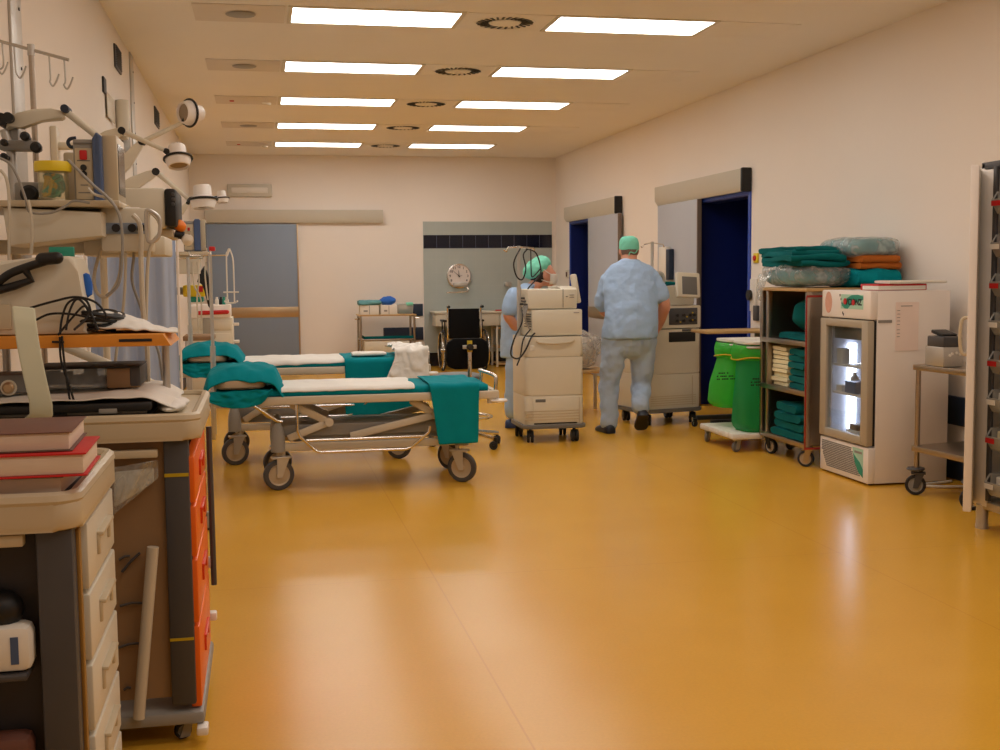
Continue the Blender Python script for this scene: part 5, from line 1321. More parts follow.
exam_lamp('small far examination lamp just beyond the drum-shaped one', 12.3, (178, 214), (188, 203), (212, 198), (222, 198), (.1, -.1, -1), .72, 1)
# nearest lamp arm with its clamps
YA = 4.42
B, J, K = at(10, 121, YA), at(65, 111, YA), at(97, 136, YA)
t = thing('examination_lamp', 'nearest cream lamp arm reaching over the jar with the yellow lid', 'lamp', B, 0, 'examination lamps on jointed arms')
prof = [(0, -.055), (.05, -.025), (.105, -.006), (.16, .004), (.205, .0), (.205, .035), (.16, .045), (.1, .042), (.04, .045), (0, .03)]
G().prism([(x-.01, -z) for x, z in [(-.0, .035), (.05, .014), (.11, .002), (.185, -.006), (.192, -.014), (.19, -.034), (.15, -.044), (.09, -.040), (.04, -.026), (0, -.008)]], lambda a, b, q: B+V((a, q, b*1.0)), -.028, .028, .010).build('lower_arm', M['cream'], t)
G().cyl(J+V((.004, -.04, .004)), J+V((.004, .04, .004)), .014, n=18).build('joint', M['darkblue'], t)
G().tube([J, K, at(118, 152, YA)], .0125, 12).build('upper_arm', M['cream'], t)
G().cyl(B+V((-.022, -.05, .0)), B+V((-.022, .05, .0)), .022, n=18).cyl(B+V((.004, -.06, .005)), B+V((.004, .05, .005)), .018, n=18).build('tilt_knob', M['black'], t)
g = G().bb(at(8, 152, YA+.06), at(18, 128, YA), .006).bb(at(2, 152, YA+.02), at(38, 140, YA-.04), .01); g.build('clamp_block', M['grey'], t)
for (px, py, r) in ((26, 137, .016), (37, 148, .019), (5, 143, .012), (5, 157, .012)):
    p = at(px, py, YA-.06); g = G().lathe([(.4*r, 0), (r, .006), (r, .025), (.6*r, .032), (0, .032)], p, (0, -1, 0), 18); g.cyl(p, p+V((0, .06, 0)), .008); g.build('clamp_knob', M['black'], t)
G().tube([B+V((-.02, 0, -.03)), at(12, 155, YA), V((at(12, 155, YA).x, YA, 1.30))], .016, 10).build('clamp_post', M['lightsteel'], t)

# drip stand with four hooks, high at the left edge
YI = 4.65
pt = at(31, 50, YI); p0 = at(40, 160, YI)
t = thing('drip_stand', 'steel drip stand with a slanting crossbar of wire hooks near the left edge', 'drip stand', (p0.x, YI, 0))
G().tube([V((pt.x, YI, pt.z+.02)), V((pt.x+.004, YI, .06))], .0105, 10).build('pole', M['steel'], t)
a, b = at(-8, 39, YI), at(69, 60, YI)
G().tube([a, b], .006, 8).lathe([(.013, -.02), (.013, .02), (0, .02)], pt, (0, 0, 1), 12).build('crossbar', M['lightsteel'], t)
for (hx, hy, bx, by) in ((2, 42, 0, 73), (14, 46, 18, 77), (49, 55, 51, 85), (64, 58, 65, 88)):
    A = at(hx, hy, YI)
    G().tube([A, at(hx+1.5, by-8, YI), at(bx-1, by-3, YI), at(bx+2, by+1, YI), at(bx+5, by-3, YI), at(bx+8, by-11, YI)], .0035, 6, smooth=4).build('hook', M['lightsteel'], t)
g = G()
for k in range(5):
    q = 2*PI*k/5+.3; g.tube([(p0.x, YI, .10), (p0.x+.10*math.cos(q), YI+.2*math.sin(q), .06)], .013, 8)
g.build('star_base', M['steel'], t)
for k in range(5):
    q = 2*PI*k/5+.3; caster(t, .095*math.cos(q), .185*math.sin(q), .07, .025, .018, rz=q, mfork='black', hub='black', trail=.01)

# ------------------------------------------------------------------ wall supply shelf
YS = 4.0
p = at(2, 206, YS); q = at(103, 243, YS)
t = thing('supply_shelf', 'cream wall shelf unit with sockets carrying the jar and the monitor', 'shelf', (XL, YS+.2, q.z))
G().prism([(p.x, at(2, 207, YS).z), (q.x, at(103, 212, YS).z), (q.x, at(103, 236, YS).z), (at(8, 246, YS).x, at(8, 246, YS).z)], lambda u, v, s: (u, s, v), YS, YS+.42, .008).build('front_box', M['cream'], t)
zs = at(60, 203, YS).z
G().bb((XL+.002, YS-.02, zs-.012), (at(120, 206, YS).x, YS+.55, zs+.008), .004).build('shelf_board', M['cream_dull'], t)
G().bb((at(103, 206, YS+.1).x-.01, YS+.1, at(100, 252, YS+.1).z), (at(150, 206, YS+.1).x, YS+.5, at(120, 208, YS+.1).z), .008).build('socket_box', M['cream'], t)
c = G().bb((at(104, 220, YS+.09).x, YS+.092, at(110, 234, YS+.1).z), (at(147, 220, YS+.09).x, YS+.102, at(110, 223, YS+.1).z), .002).build('socket_strip', M['bluegrey'], t)
for px in (116, 132, 141):
    s = at(px, 228, YS+.08); G().lathe([(.012, 0), (.014, .012), (.0, .012)], s+V((0, .01, 0)), (0, -1, 0), 12).build('socket', M['ink'], c)
lo, hi = at(84, 256, YS+.25), at(165, 236, YS+.25)
G().bb((lo.x, YS+.25, lo.z), (hi.x, YS+.6, hi.z), .008).bb((XL, YS+.3, lo.z+.01), (lo.x+.02, YS+.55, hi.z-.01)).build('lower_beam', M['cream'], t)
G().bb((at(118, 214, YS+.2).x, YS+.15, at(118, 214, YS+.2).z), (at(143, 209, YS+.2).x, YS+.5, at(118, 208, YS+.2).z), .012).build('side_block', M['offwhite'], t)
g = G().tube([at(146, 214, YS), at(148, 210, YS), at(158, 216, YS), at(160, 225, YS), at(158, 238, YS), at(150, 242, YS), at(147, 236, YS), at(146, 214, YS)], .0065, 8, smooth=4); g.build('wire_loop', M['lightsteel'], t)

YD = YS+.12
zsh = zs+.009
# monitor with blue bezel, seen from its side
def side_monitor(label, Y, x0, x1, x2, x3, yt, yb, z=None, red=True, s=1, dep=.22):
    a, b, c, d_ = [at(x, yb, Y).x for x in (x0, x1, x2, x3)]
    z0 = z if z is not None else at(x0, yb, Y).z; z1 = at(x1, yt, Y).z
    t = thing('patient_monitor', label, 'monitor', ((a+c)/2, Y+dep/2, z0), 0, 'patient monitors with blue bezels')
    b0 = G().bb((a, Y, z0), (b+.004, Y+dep, z1-.02*s), .006).build('monitor_body', M['grey'], t)
    G().bb((a+.006*s, Y-.004, z0+.01), (b-.002, Y+.002, z1-.05*s), .002).build('side_panel', M['cream_dull'], b0)
    G().prism([(b, z0), (c, z0), (c, z1-.01*s), (c-.012*s, z1), (b+.012*s, z1), (b, z1-.02*s)], lambda u, v, q: (u, q, v), Y-.02*s, Y+dep+.02*s, .006*s).build('bezel', M['bluemonitor'], t, flat=True)
    G().bb((c-.002, Y+.02, z0+.004), (c+.045*s, Y+dep+.02, z1-.004*s), .004).build('screen_housing', M['cream_dull'], t)
    G().bb((c+.044*s, Y+.04, z0+.03), (c+.047*s, Y+dep, z1-.03*s)).build('screen', M['screen'], t)
    g = G(); zz = z0+(z1-z0)*.68; xm = a+(b-a)*.52
    g.bb((xm-.012*s, Y-.012*s, zz-.016*s), (xm+.012*s, Y-.002, zz+.016*s), .004*s); g.build('red_button', M['red'], b0)
    for f in (.50, .41): G().lathe([(.010*s, 0), (.010*s, .012*s), (0, .012*s)], (xm, Y-.002, z0+(z1-z0)*f), (0, -1, 0), 14).build('knob', M['ink'], b0)
    g = G()
    for f, w in ((.14, .02), (.25, .012), (.6, .02), (.85, .03)): g.bb((xm-w*s, Y-.0055, z0+(z1-z0)*f-.0015), (xm+w*s, Y-.003, z0+(z1-z0)*f+.0015))
    g.build('port_lines', M['midgrey'], b0)
    return t
side_monitor('patient monitor with a blue bezel and red button beside the jar with the yellow lid', YD, 75, 95, 104, 106, 133, 204, zsh)
t = thing('cable_hook', 'dark hook with a coiled lead on top of the nearest monitor', 'hook', at(72, 146, YD))
zm = at(80, 141, YD).z
G().tube([at(76, 138, YD+.02), at(70, 139, YD+.02), at(68, 143, YD+.02), at(71, 147, YD+.02), at(77, 146, YD+.02), at(82, 145, YD+.02), V((at(84, 146, YD).x, YD+.02, zm-.03))], .006, 8, smooth=5).build('hook', M['darkblue'], t)
# cream box with black face (second bay monitor)
Y2 = 4.85
a, b, c = at(120, 230, Y2), at(164, 188, Y2), at(177, 226, Y2)
t = thing('monitor_box', 'cream monitor with a black face turned to the aisle, under the lamps', 'monitor', ((a.x+c.x)/2, Y2+.15, a.z))
G().bb((a.x-.1, Y2, a.z+.006), (b.x+.003, Y2+.34, b.z), .012).build('monitor_body', M['cream'], t)
f_ = G().bb((b.x, Y2-.01, a.z+.012), (c.x, Y2+.35, b.z-.002), .012).build('monitor_face', M['black'], t)
for py in (194, 199, 204): p = at(173, py, Y2-.015); G().bb((p.x-.006, Y2-.014, p.z-.006), (p.x+.006, Y2-.004, p.z+.006), .002).build('button', M['dgrey'], f_)
G().bb((XL, Y2+.05, a.z-.03), (at(172, 230, Y2).x, Y2+.4, a.z+.006), .006).build('wall_arm', M['cream_dull'], t)
t = tag(G().ball(at(180, 226, Y2+.1), (.024, .024, .022), 16, 10, nz=.008, nf=30).build('orange_valve', pm('orange_cap', (240, 130, 30), .4)), 'small orange valve cap beside the black-faced monitor', 'valve')
p = at(180, 236, Y2+.1)
t = thing('valve_regulator', 'black and white gas regulator below the small orange cap', 'regulator', p)
G().cyl(at(175, 234, Y2+.1), at(184, 236, Y2+.1), .016).build('regulator_body', M['black'], t); G().lathe([(.02, 0), (.024, .02), (.0, .03)], at(186, 239, Y2+.1), (.5, -1, -.3), 16).build('gauge', M['white'], t)
G().tube([p, V((XL, Y2+.1, p.z))], .012, 8).build('wall_pipe', M['lightsteel'], t)

# jar, suction unit and leads on the supply shelf
p0, p1 = at(37, 200, YS+.08), at(66, 172, YS+.08)
cx, rr = (p0.x+p1.x)/2, (p1.x-p0.x)/2
t = thing('specimen_jar', 'clear jar with a yellow lid holding yellow and green tubing', 'jar', (cx, YS+.12, zsh))
zt_ = at(50, 170, YS+.1).z
G().lathe([(rr*.92, 0), (rr, .01), (rr*1.06, zt_-zsh), (rr*.98, zt_-zsh), (rr*.93, .012), (0, .012)], (cx, YS+.12, zsh), n=32).build('jar_body', M['jarclear'], t)
G().lathe([(0, 0), (rr*1.22, 0), (rr*1.26, .006), (rr*1.26, .026), (rr*1.2, .032), (0, .032)], (cx, YS+.12, zt_-.004), n=32).build('lid', M['yellow'], t)
g = G(); r = random.Random(5)
for k in range(7):
    g.tube([(cx+r.uniform(-.6, .6)*rr, YS+.12+r.uniform(-.6, .6)*rr, zsh+.02+r.random()*.07) for _ in range(5)], .0065, 6, smooth=5)
tag(g.build('green_tubing', M['tealprint']), 'green tubing coiled inside the clear jar with the yellow lid', 'tubing')
g = G()
for k in range(5):
    g.tube([(cx+r.uniform(-.65, .2)*rr, YS+.12-abs(r.uniform(0, .6))*rr, zsh+.02+r.random()*.07) for _ in range(5)], .0065, 6, smooth=5)
tag(g.build('yellow_tubing', M['tapeyellow']), 'yellow tubing coiled inside the clear jar with the yellow lid', 'tubing')
a, b = at(12, 201, YS+.22), at(44, 181, YS+.22)
t = thing('suction_unit', 'grey suction regulator box behind the jar with the yellow lid', 'device', ((a.x+b.x)/2, YS+.3, zsh))
bd = G().bb((a.x, YS+.26, zsh), (b.x, YS+.4, b.z), .01).build('unit_body', M['grey'], t)
pp = at(27, 193, YS+.2); G().lathe([(.028, 0), (.03, .02), (.02, .03), (0, .03)], V((pp.x, YS+.26, pp.z)), (0, -1, 0), 20).build('gauge', M['ink'], bd)
a, b = at(60, 172, YS+.34), at(76, 150, YS+.34)
tag(G().bb((a.x, YS+.42, zsh), (b.x, YS+.5, b.z), .008).build('gas_outlet_box', M['cream_dull']), 'slim beige outlet box between the jar and the nearest monitor', 'box')
def lead(pts, Y, r, mat, label, dy=0):
    g = G().tube([at(px, py, Y+dy*k) for k, (px, py) in enumerate(pts)], r, 7, smooth=6)
    return tag(g.build('monitor_lead', M[mat]), label, 'cable', 'leads and tubes around the supply shelf')
lead([(68, 160), (78, 170), (92, 184), (108, 198), (118, 212), (122, 232), (122, 262), (118, 285), (106, 296)], YS-.05, .0048, 'grey', 'grey lead sweeping from the nearest monitor over the shelf edge')
lead([(88, 188), (94, 194), (104, 197), (112, 200)], YS-.04, .0045, 'tubeclear', 'pale lead across the side of the nearest monitor')
lead([(0, 158), (10, 164), (18, 178), (26, 200), (30, 212), (50, 213), (66, 206), (74, 201), (90, 203)], YS-.04, .0042, 'grey', 'grey lead looping from the left edge along the shelf front')
lead([(0, 170), (6, 178), (9, 200), (9, 250), (9, 262)], YS-.06, .0052, 'tubeclear', 'pale tube hanging down past the left end of the shelf')
lead([(28, 200), (31, 215), (32, 240), (31, 254)], YS-.05, .0052, 'tubeclear', 'pale tube hanging over the middle of the shelf front')
lead([(133, 215), (140, 226), (141, 260), (143, 310), (147, 345), (148, 385)], YS+.05, .0085, 'tubeclear', 'thick pale tube hanging in front of the blue curtain')
lead([(120, 246), (121, 262), (118, 280), (108, 296), (98, 294), (94, 280), (97, 262), (102, 248)], YS+.2, .0058, 'tubeclear', 'pale tube looping below the shelf in front of the curtain')
lead([(130, 216), (134, 250), (132, 280), (140, 305), (148, 330), (158, 350), (163, 380)], YS+.15, .005, 'grey', 'thin grey lead trailing down the blue curtain')
lead([(127, 218), (126, 250), (124, 300), (118, 340), (112, 390)], YS+.12, .005, 'tubeclear', 'thin pale tube trailing down behind the orange board')
lead([(150, 212), (158, 220), (160, 232), (152, 244), (148, 262), (146, 320)], YS+.1, .006, 'tubeclear', 'pale tube hanging from the wire loop')
# vertical cream pipe behind
pz = at(103, 250, 5.0)
t = thing('wall_column', 'slim cream pipe standing in front of the blue curtain', 'pipe', (pz.x, 5.0, 0)); t['category'] = 'pipe'
t.name = 'standing_pipe'
G().cyl((pz.x, 5.0, .03), (pz.x, 5.0, pz.z), .014).build('pipe', M['cream'], t); G().lathe([(.13, 0), (.13, .02), (.02, .035), (0, .035)], (pz.x, 5.0, 0), n=24).build('base_plate', M['cream_dull'], t)

# ------------------------------------------------------------------ blue curtain screen
YC = 6.45
xa, xb = at(84, 240, YC).x, at(175, 240, YC).x
zt_ = at(176, 233, YC).z
t = thing('privacy_screen', 'wheeled screen with a pale blue curtain behind the supply shelf', 'screen', ((xa+xb)/2, YC, 0))
G().tube([(xa, YC, .10), (xa, YC, zt_), (xb+.01, YC, zt_), (xb+.01, YC, .10)], .007, 10).build('screen_frame', M['offwhite'], t)
g = G()
def cf(u, v):
    x = xa+.012+(xb-xa-.014)*u
    return (x, YC+.022*math.sin(u*27)+.014*math.sin(u*13+1+v*.6), .30+(zt_-.015-.30)*v)
cu = g.grid(cf, 110, 10).build('curtain', M['curtain'], t, ang=90); solidify(cu, .003)
for x in (xa, xb+.01): G().tube([(x, YC-.22, .09), (x, YC, .12), (x, YC+.22, .09)], .013, 8).build('foot_bar', M['offwhite'], t)
for x in (xa, xb+.01):
    for y in (-.2, .2): caster(t, x-(xa+xb)/2, y, .09, .036, .02, rz=.5 if y < 0 else 2.2, mfork='grey', hub='grey', trail=.02)
G().tube([(xb+.01, YC, .10), (-.36, YC+.08, .09), (-.31, YC+.09, .09)], .012, 8).build('foot_bar', M['grey'], t)
caster(t, -.315-(xa+xb)/2, .09, .095, .042, .024, rz=.3, mfork='grey', hub='grey', trail=.02)

# ------------------------------------------------------------------ trolleys with drawers
def rrect(x0, x1, y0, y1, r): return chamfer_poly(x0, x1, y0, y1, r, r, 6)
def drawer_trolley(label, X, Y0, Y1, zt, depth, drawers, mat, name, extras=0):
    x0 = X-depth
    t = thing(name, label, 'trolley', ((X+x0)/2, (Y0+Y1)/2, 0), 0)
    L = dict(parent=t)
    ov = .02 if mat == 'orange' else .008
    g = G().prism(rrect(x0-.01, X+ov, Y0-.02, Y1+.02, .05), lambda u, v, s: (u, v, s), zt-.075, zt-.012, .014)
    rim = rrect(x0-.0, X+ov-.012, Y0-.008, Y1+.008, .045)
    g.tube([(u, v, zt-.012) for u, v in rim], .016, 8, closed=True)
    g.build('worktop', M['cream_dull'], **L)
    yd = Y0+.025 if mat == 'orange' else Y0+.145
    for x in (x0+.03, X-.05 if mat == 'orange' else X-.045):
        for y in (Y0+.035, Y1-.035): G().bb((x-.035, y-.03, .12), (x+.035, y+.03, zt-.075), .006).build('post', M['dgrey'], **L)
    G().bb((x0, Y0, .06 if mat == 'orange' else .09), (X+(.008 if mat == 'orange' else -.01), Y1, .10 if mat == 'orange' else .135), .012).build('base_plate', M['grey'], **L)
    for z0, z1 in drawers:
        d = G().bb((X-.03, yd, z0), (X-.0, Y1-.02, z1-.006), .005).build('drawer', M[mat], **L)
        yc = (yd+Y1)/2; zc = (z0+z1)/2
        w = .10 if mat == 'orange' else .095
        G().bb((X-.002, yc-w, zc+.012), (X+(.009 if mat == 'orange' else .015), yc+w, zc+.022), .003).bb((X-.002, yc-w, zc-.03), (X+.007, yc-w+.012, zc+.02), .003).bb((X-.002, yc+w-.012, zc-.03), (X+.007, yc+w, zc+.02), .003).build('handle', pm('deep_orange', (214, 58, 14), .4) if mat == 'orange' else M['cream_dull'], d)
    for x, y in ((x0+.06, Y0+.06), (x0+.06, Y1-.06), (X-.06, Y0+.06), (X-.06, Y1-.06)): caster(t, x-t.location.x, y-t.location.y, .07 if mat == 'orange' else .1, .026 if mat == 'orange' else .045, .02, rz=.4, mfork='grey', hub='grey', trail=.02)
    return t
TO = drawer_trolley('emergency trolley with orange drawers beside the left wall', -.20, 3.50, 4.20, .985, .62, [(.72, .862), (.56, .715), (.36, .555), (.105, .355)], 'orange', 'emergency_trolley')
TN = drawer_trolley('nearest trolley with cream drawers and books on top, at the left edge', -.37, 2.44, 3.04, .955, .56, [(.72, .868), (.565, .715), (.41, .56), (.255, .405), (.14, .25)], 'cream', 'drawer_trolley')
# orange trolley: end panel, bag, strip, labels, bumpers, push handle
YE = 3.5
G().bb((-.80, YE+.03, .14), (-.26, YE+.045, .905)).build('end_panel', M['cardboard'], TO)
po = TO.children
for py in (475.5, 640.5):
    a, b = at(160, py+2.2, YE), at(184, py-2.2, YE); G().bb((-.284, YE+.003, a.z), (-.216, YE+.006, b.z)).build('yellow_tape', M['tapeyellow'], TO)
for lo, hi in (((-.215, 4.19, .17), (-.178, 4.23, .20)), ((-.215, YE-.03, .035), (-.182, YE+.03, .06)), ((-.205, 4.19, .36), (-.186, 4.21, .40))): G().bb(lo, hi, .006).build('corner_bumper', M['offwhite'], TO)
G().tube([(-.186, 4.192, .86), (-.184, 4.192, .30)], .010, 8).build('lock_bar', M['dgrey'], TO)
G().tube([at(62, 345, 4.26), at(78, 352, 4.26), at(125, 372, 4.26), at(195, 404, 4.26), at(205, 410, 4.26), V((at(205, 412, 4.26).x, 4.20, .93))], .017, 10, smooth=4).build('push_handle', M['cream'], TO)
G().bb((-.80, YE-.012, .862), (-.30, YE+.02, .885), .004).build('pull_board', M['cream_dull'], TO)
def f(u, v):
    a = at(112+46*u, 468-8*u+(48-30*u)*v, YE-.02+.02*math.sin(u*7+v*3))
    return a
o = sheet(f, 12, 10, 'paper_bag', M['film'], 'crumpled clear bag hanging on the end of the orange-drawer trolley', 'bag', .002)
def f(u, v):
    a = at(114+40*u, 472-4*u+(36-22*u)*v, YE+.01); return a+V((0, .006*N3(u*6, v*6, 2), 0))
sheet(f, 10, 8, 'paper_slip', M['paper'], 'white paper slip in the clear bag on the end of the orange-drawer trolley', 'paper', .001)
a, b = at(153, 547, YE-.02), at(141, 750, YE-.02)
tag(G().tube([a, V((b.x-.003, YE-.02, .101))], .017, 12).build('plastic_tube', M['tubeclear']), 'long pale plastic tube standing against the end of the orange-drawer trolley', 'tube')
g = G()
for x0_, y0_, x1_, y1_ in ((119, 560, 130, 556), (122, 572, 140, 553), (120, 606, 143, 603), (118, 648, 140, 643), (124, 690, 131, 688)):
    a, b = at(x0_, y0_, YE+.02), at(x1_, y1_, YE+.02); g.tube([a, a.lerp(b, .5)+V((0, 0, .004)), b], .0045, 6)
g.build('scuff_marks', M['dgrey'], TO)
# things on the orange trolley
ZO = .985-.010
a, b = at(-20, 418, 3.52), at(151, 408, 3.52)
t = thing('document_tray', 'flat black tray on the orange-drawer trolley, under the white papers', 'tray', (-.55, 3.7, ZO))
G().bb((-.80, 3.53, ZO), (-.315, 4.0, ZO+.012), .004).bb((-.80, 3.52, ZO+.02), (-.315, 4.0, ZO+.045), .006).bb((-.60, 3.53, ZO+.012), (-.55, 3.95, ZO+.02)).build('tray', M['black'], t)
G().bb((-.46, 3.515, ZO+.016), (-.41, 3.53, ZO+.03), .002).bb((-.79, 3.54, ZO+.012), (-.33, 3.56, ZO+.02)).build('tray_clip', M['grey'], t)
zp = ZO+.046
def f(u, v):
    x = -.79+.54*u; y = 3.50+.42*v+.05*u
    return (x, y, zp+.012+.012*N3(u*5, v*5, 1)+(.05*(u-.3)*(v > .2) if u > .3 else 0)*.3 - max(0, u-.85)*.25)
sheet(f, 24, 14, 'white_papers', M['paper'], 'loose white papers on the black tray on the orange-drawer trolley', 'papers', .003)
p = V((-.30, 3.62, ZO+.02))
o = G().ball((-.27, 3.72, ZO+.018), (.045, .17, .018), 26, 16, nz=.022, nf=16).build('crumpled_tissue', M['linen']); tag(o, 'crumpled white tissue at the corner of the orange-drawer trolley', 'tissue')
YB2 = 3.72
a, b = at(38, 397, YB2), at(106, 367, YB2)
t = thing('supply_box', 'clear-fronted supply box under the orange board', 'box', ((a.x+b.x)/2, YB2+.08, zp+.03))
zb0 = zp+.026
G().bb((a.x, YB2, zb0), (b.x, YB2+.17, b.z), .01).build('box_shell', M['trayclear'], t)
g = G(); r = random.Random(9)
for k in range(6):
    x = a.x+.02+.036*k; g.bb((x, YB2+.03, zb0+.008), (x+.03, YB2+.12, zb0+.03+r.random()*.04), .004)
g.build('contents', M['bluegrey'], t)
a, b = at(106, 400, YB2), at(140, 367, YB2)
t = thing('brown_box', 'brown box with a dark end under the orange board', 'box', ((a.x+b.x)/2, YB2+.1, zb0))
G().bb((a.x+.006, YB2-.02, zb0), (b.x, YB2+.2, b.z+.0), .006).build('box_body', M['cardboard'], t); G().bb((b.x-.03, YB2-.022, zb0+.004), (b.x+.003, YB2+.2, b.z+.002), .006).build('dark_end', M['dgrey'], t)
G().bb((a.x-.2, YB2-.03, b.z+.0), (b.x+.002, YB2+.2, b.z+.006), .002).build('box_lid', M['ink'], t)
a, b = at(-12, 412, 3.62), at(34, 374, 3.62)
t = thing('control_box', 'grey control box with a round brass knob near the left edge', 'device', ((a.x+b.x)/2, 3.68, zb0))
G().bb((a.x, 3.62, zb0), (b.x, 3.76, b.z), .01).build('box_body', M['midgrey'], t)
pk = at(8, 388, 3.61); G().lathe([(.017, 0), (.017, .012), (.011, .018), (0, .018)], V((pk.x, 3.622, pk.z)), (0, -1, 0), 20).build('knob', M['brass'], t); G().lathe([(.023, 0), (.023, .004), (0, .004)], V((pk.x, 3.622, pk.z)), (0, -1, 0), 20).build('knob_collar', M['cream'], t)
# orange board above the trolley, on two posts
YO = 3.55
a, b = at(44, 349, YO), at(168, 336, YO)
zb_, zt2 = at(110, 347, YO).z, at(110, 335, YO).z
t = thing('orange_shelf_board', 'orange board shelf raised above the drawer trolley with a coil of black cables', 'shelf', (-.5, 3.75, ZO))
G().prism([(-.84, zb_), (at(171, 345, YO).x, zb_), (at(163, 336, YO).x, zt2), (-.84, zt2)], lambda u, v, s: (u, s, v), YO, YO+.38, .003).build('board', M['orange_board'], t)
sl = G().bb((at(119, 341, YO).x, YO-.002, at(119, 342, YO).z), (at(152, 339, YO).x, YO+.01, at(152, 338.5, YO).z)).build('hand_slot', M['ink'], t)
for x in (-.78, -.30): G().cyl((x, YO+.36, .99), (x, YO+.36, zb_+.01), .012).build('support_post', M['lightsteel'], t)
# defibrillator
YF = 3.6
t = thing('defibrillator', 'cream defibrillator with a black carrying handle at the left edge', 'defibrillator', (-.68, YF+.1, zt2))
pts = [(-8, 336), (88, 336), (86, 318), (83, 300), (78, 272), (74, 259), (68, 256), (40, 257), (-8, 262)]
G().prism([(at(x, y, YF).x, max(zt2+.001, at(x, y, YF).z)) for x, y in pts], lambda u, v, s: (u, s, v), YF, YF+.24, .012).build('casing', M['cream'], t)
G().tube([at(-8, 289, YF-.02), at(6, 276, YF-.03), at(24, 268, YF-.03), at(56, 258, YF-.03)], .012, 10, smooth=4).chain([(at(42, 259, YF-.03), .018), (at(57, 258, YF-.03), .018)], 12).tube([at(24, 268, YF-.03), at(31, 280, YF-.02), at(14, 286, YF-.03), at(-8, 292, YF-.02)], .012, 10).build('carry_handle', M['black'], t)
G().bb((at(-6, 322, YF).x, YF-.006, at(-6, 330, YF).z), (at(12, 322, YF).x, YF+.01, at(12, 304, YF).z), .003).build('printer_slot', M['cream_dull'], t)
G().bb((at(50, 256, YF+.3).x, YF+.28, at(50, 262, YF+.3).z), (at(75, 256, YF+.3).x, YF+.30, at(50, 247, YF+.3).z), .003).build('green_card', M['tealprint'], t)
G().lathe([(.0, 0), (.016, .01), (.018, .04), (.01, .07), (0, .075)], at(87, 298, YF+.1), (0, 0, 1), 16).build('blue_plug', M['bluecloth'], t)
# ECG paper strip
def f(u, v):
    w = 23; 
    path = [(12, 306), (15, 320), (20, 345), (27, 375), (33, 400), (33, 412), (25, 418), (16, 419)]
    k = v*(len(path)-1); i = min(int(k), len(path)-2); q = k-i
    x = path[i][0]*(1-q)+path[i+1][0]*q; y = path[i][1]*(1-q)+path[i+1][1]*q
    p = at(x+w*u, y+ (2 if v < .7 else 2+6*(v-.7))*u, 3.46)
    return (p.x, p.y-.05*math.sin(v*PI)-.012*v, p.z)
sheet(f, 6, 28, 'paper_strip', pm('chart_paper', (214, 214, 190), .7, var=.05), 'long strip of chart paper curling down from the defibrillator onto the books', 'paper strip', .001)
# black cables on the board
g = G(); r = random.Random(3); cx, cz = at(88, 325, YO).x, zt2
for k in range(9):
    rx, ry = r.uniform(.05, .085), r.uniform(.05, .09); c0 = V((cx+r.uniform(-.015, .02), YO+.13, cz+.008+.006*k)); a0 = r.uniform(0, 6)
    g.tube([c0+V((rx*math.cos(q), ry*math.sin(q), .006*math.sin(2*q+a0)+.004)) for q in [2*PI*i/20 for i in range(20)]], .0055, 6, closed=True)
tag(g.build('cable_coil', M['black']), 'pile of coiled black cable lying on the orange board', 'cable')
g = G()
for pts in ([(36, 320), (50, 314), (70, 314), (92, 318), (106, 320)], [(30, 308), (55, 301), (76, 297), (95, 302), (105, 313), (106, 319)], [(60, 334), (62, 318), (68, 303), (80, 298), (88, 303), (92, 318)], [(58, 335), (72, 318), (84, 306), (88, 316), (74, 330)], [(62, 336), (63, 350), (66, 375), (70, 400), (74, 404)], [(60, 337), (61, 360), (69, 385), (75, 404)], [(52, 342), (64, 342)], [(66, 330), (70, 310), (78, 299), (90, 312), (98, 330)]):
    g.tube([at(px, py, YO-.012+(.02 if py < 330 else 0)) for px, py in pts], .0035, 6, smooth=6)
tag(g.build('cable_loops', M['black']), 'thin black leads looping up from the orange board and hanging below it', 'cable')
def f(u, v):
    a = at(92+85*u, 334, YO+.02+.26*v); zc = at(92+85*u, 314 if u < .3 else 314+22*(u-.3)/.7, YO+.05).z
    h = (zc-zt2)*math.sin(PI*min(1, max(.0, v*.9+.08)))
    return (a.x, YO+.06+.26*v, zt2+.002+h*(1 if u < .97 else .3)+.008*N3(u*9, v*7, 3))
sheet(f, 24, 16, 'white_towel', M['linen'], 'white towel crumpled on the end of the orange board', 'towel', .004)
# books on the nearest trolley
ZB = .955-.010
def book(lo, hi, z0, z1, mat, label, rz=0, soft=False, grp='books on the nearest trolley'):
    t = thing('book', label, 'book', ((lo[0]+hi[0])/2, (lo[1]+hi[1])/2, z0), rz, grp)
    w, d, h = hi[0]-lo[0], hi[1]-lo[1], z1-z0
    c = .004 if not soft else .002
    G().box((0, 0, h/2), (w-.012, d-.012, h-2*c), .003).build('pages', M['pages'], t, local=True)
    G().bb((-w/2, -d/2, 0), (w/2, d/2, c), .001).bb((-w/2, -d/2, h-c), (w/2, d/2, h), .001).bb((-w/2, -d/2, 0), (-w/2+c, d/2, h), .001).build('cover', M[mat], t, local=True)
    return t
book((-.68, 2.46), (-.39, 2.70), ZB, ZB+.042, 'ink', 'thick black-covered book at the bottom of the book pile', -.03)
book((-.70, 2.43), (-.348, 2.68), ZB+.043, ZB+.09, 'red', 'red hardback book in the middle of the pile on the nearest trolley', .02)
book((-.70, 2.45), (-.378, 2.72), ZB+.091, ZB+.130, 'bookbrown', 'brown soft-covered book on top of the pile on the nearest trolley', .03, True)
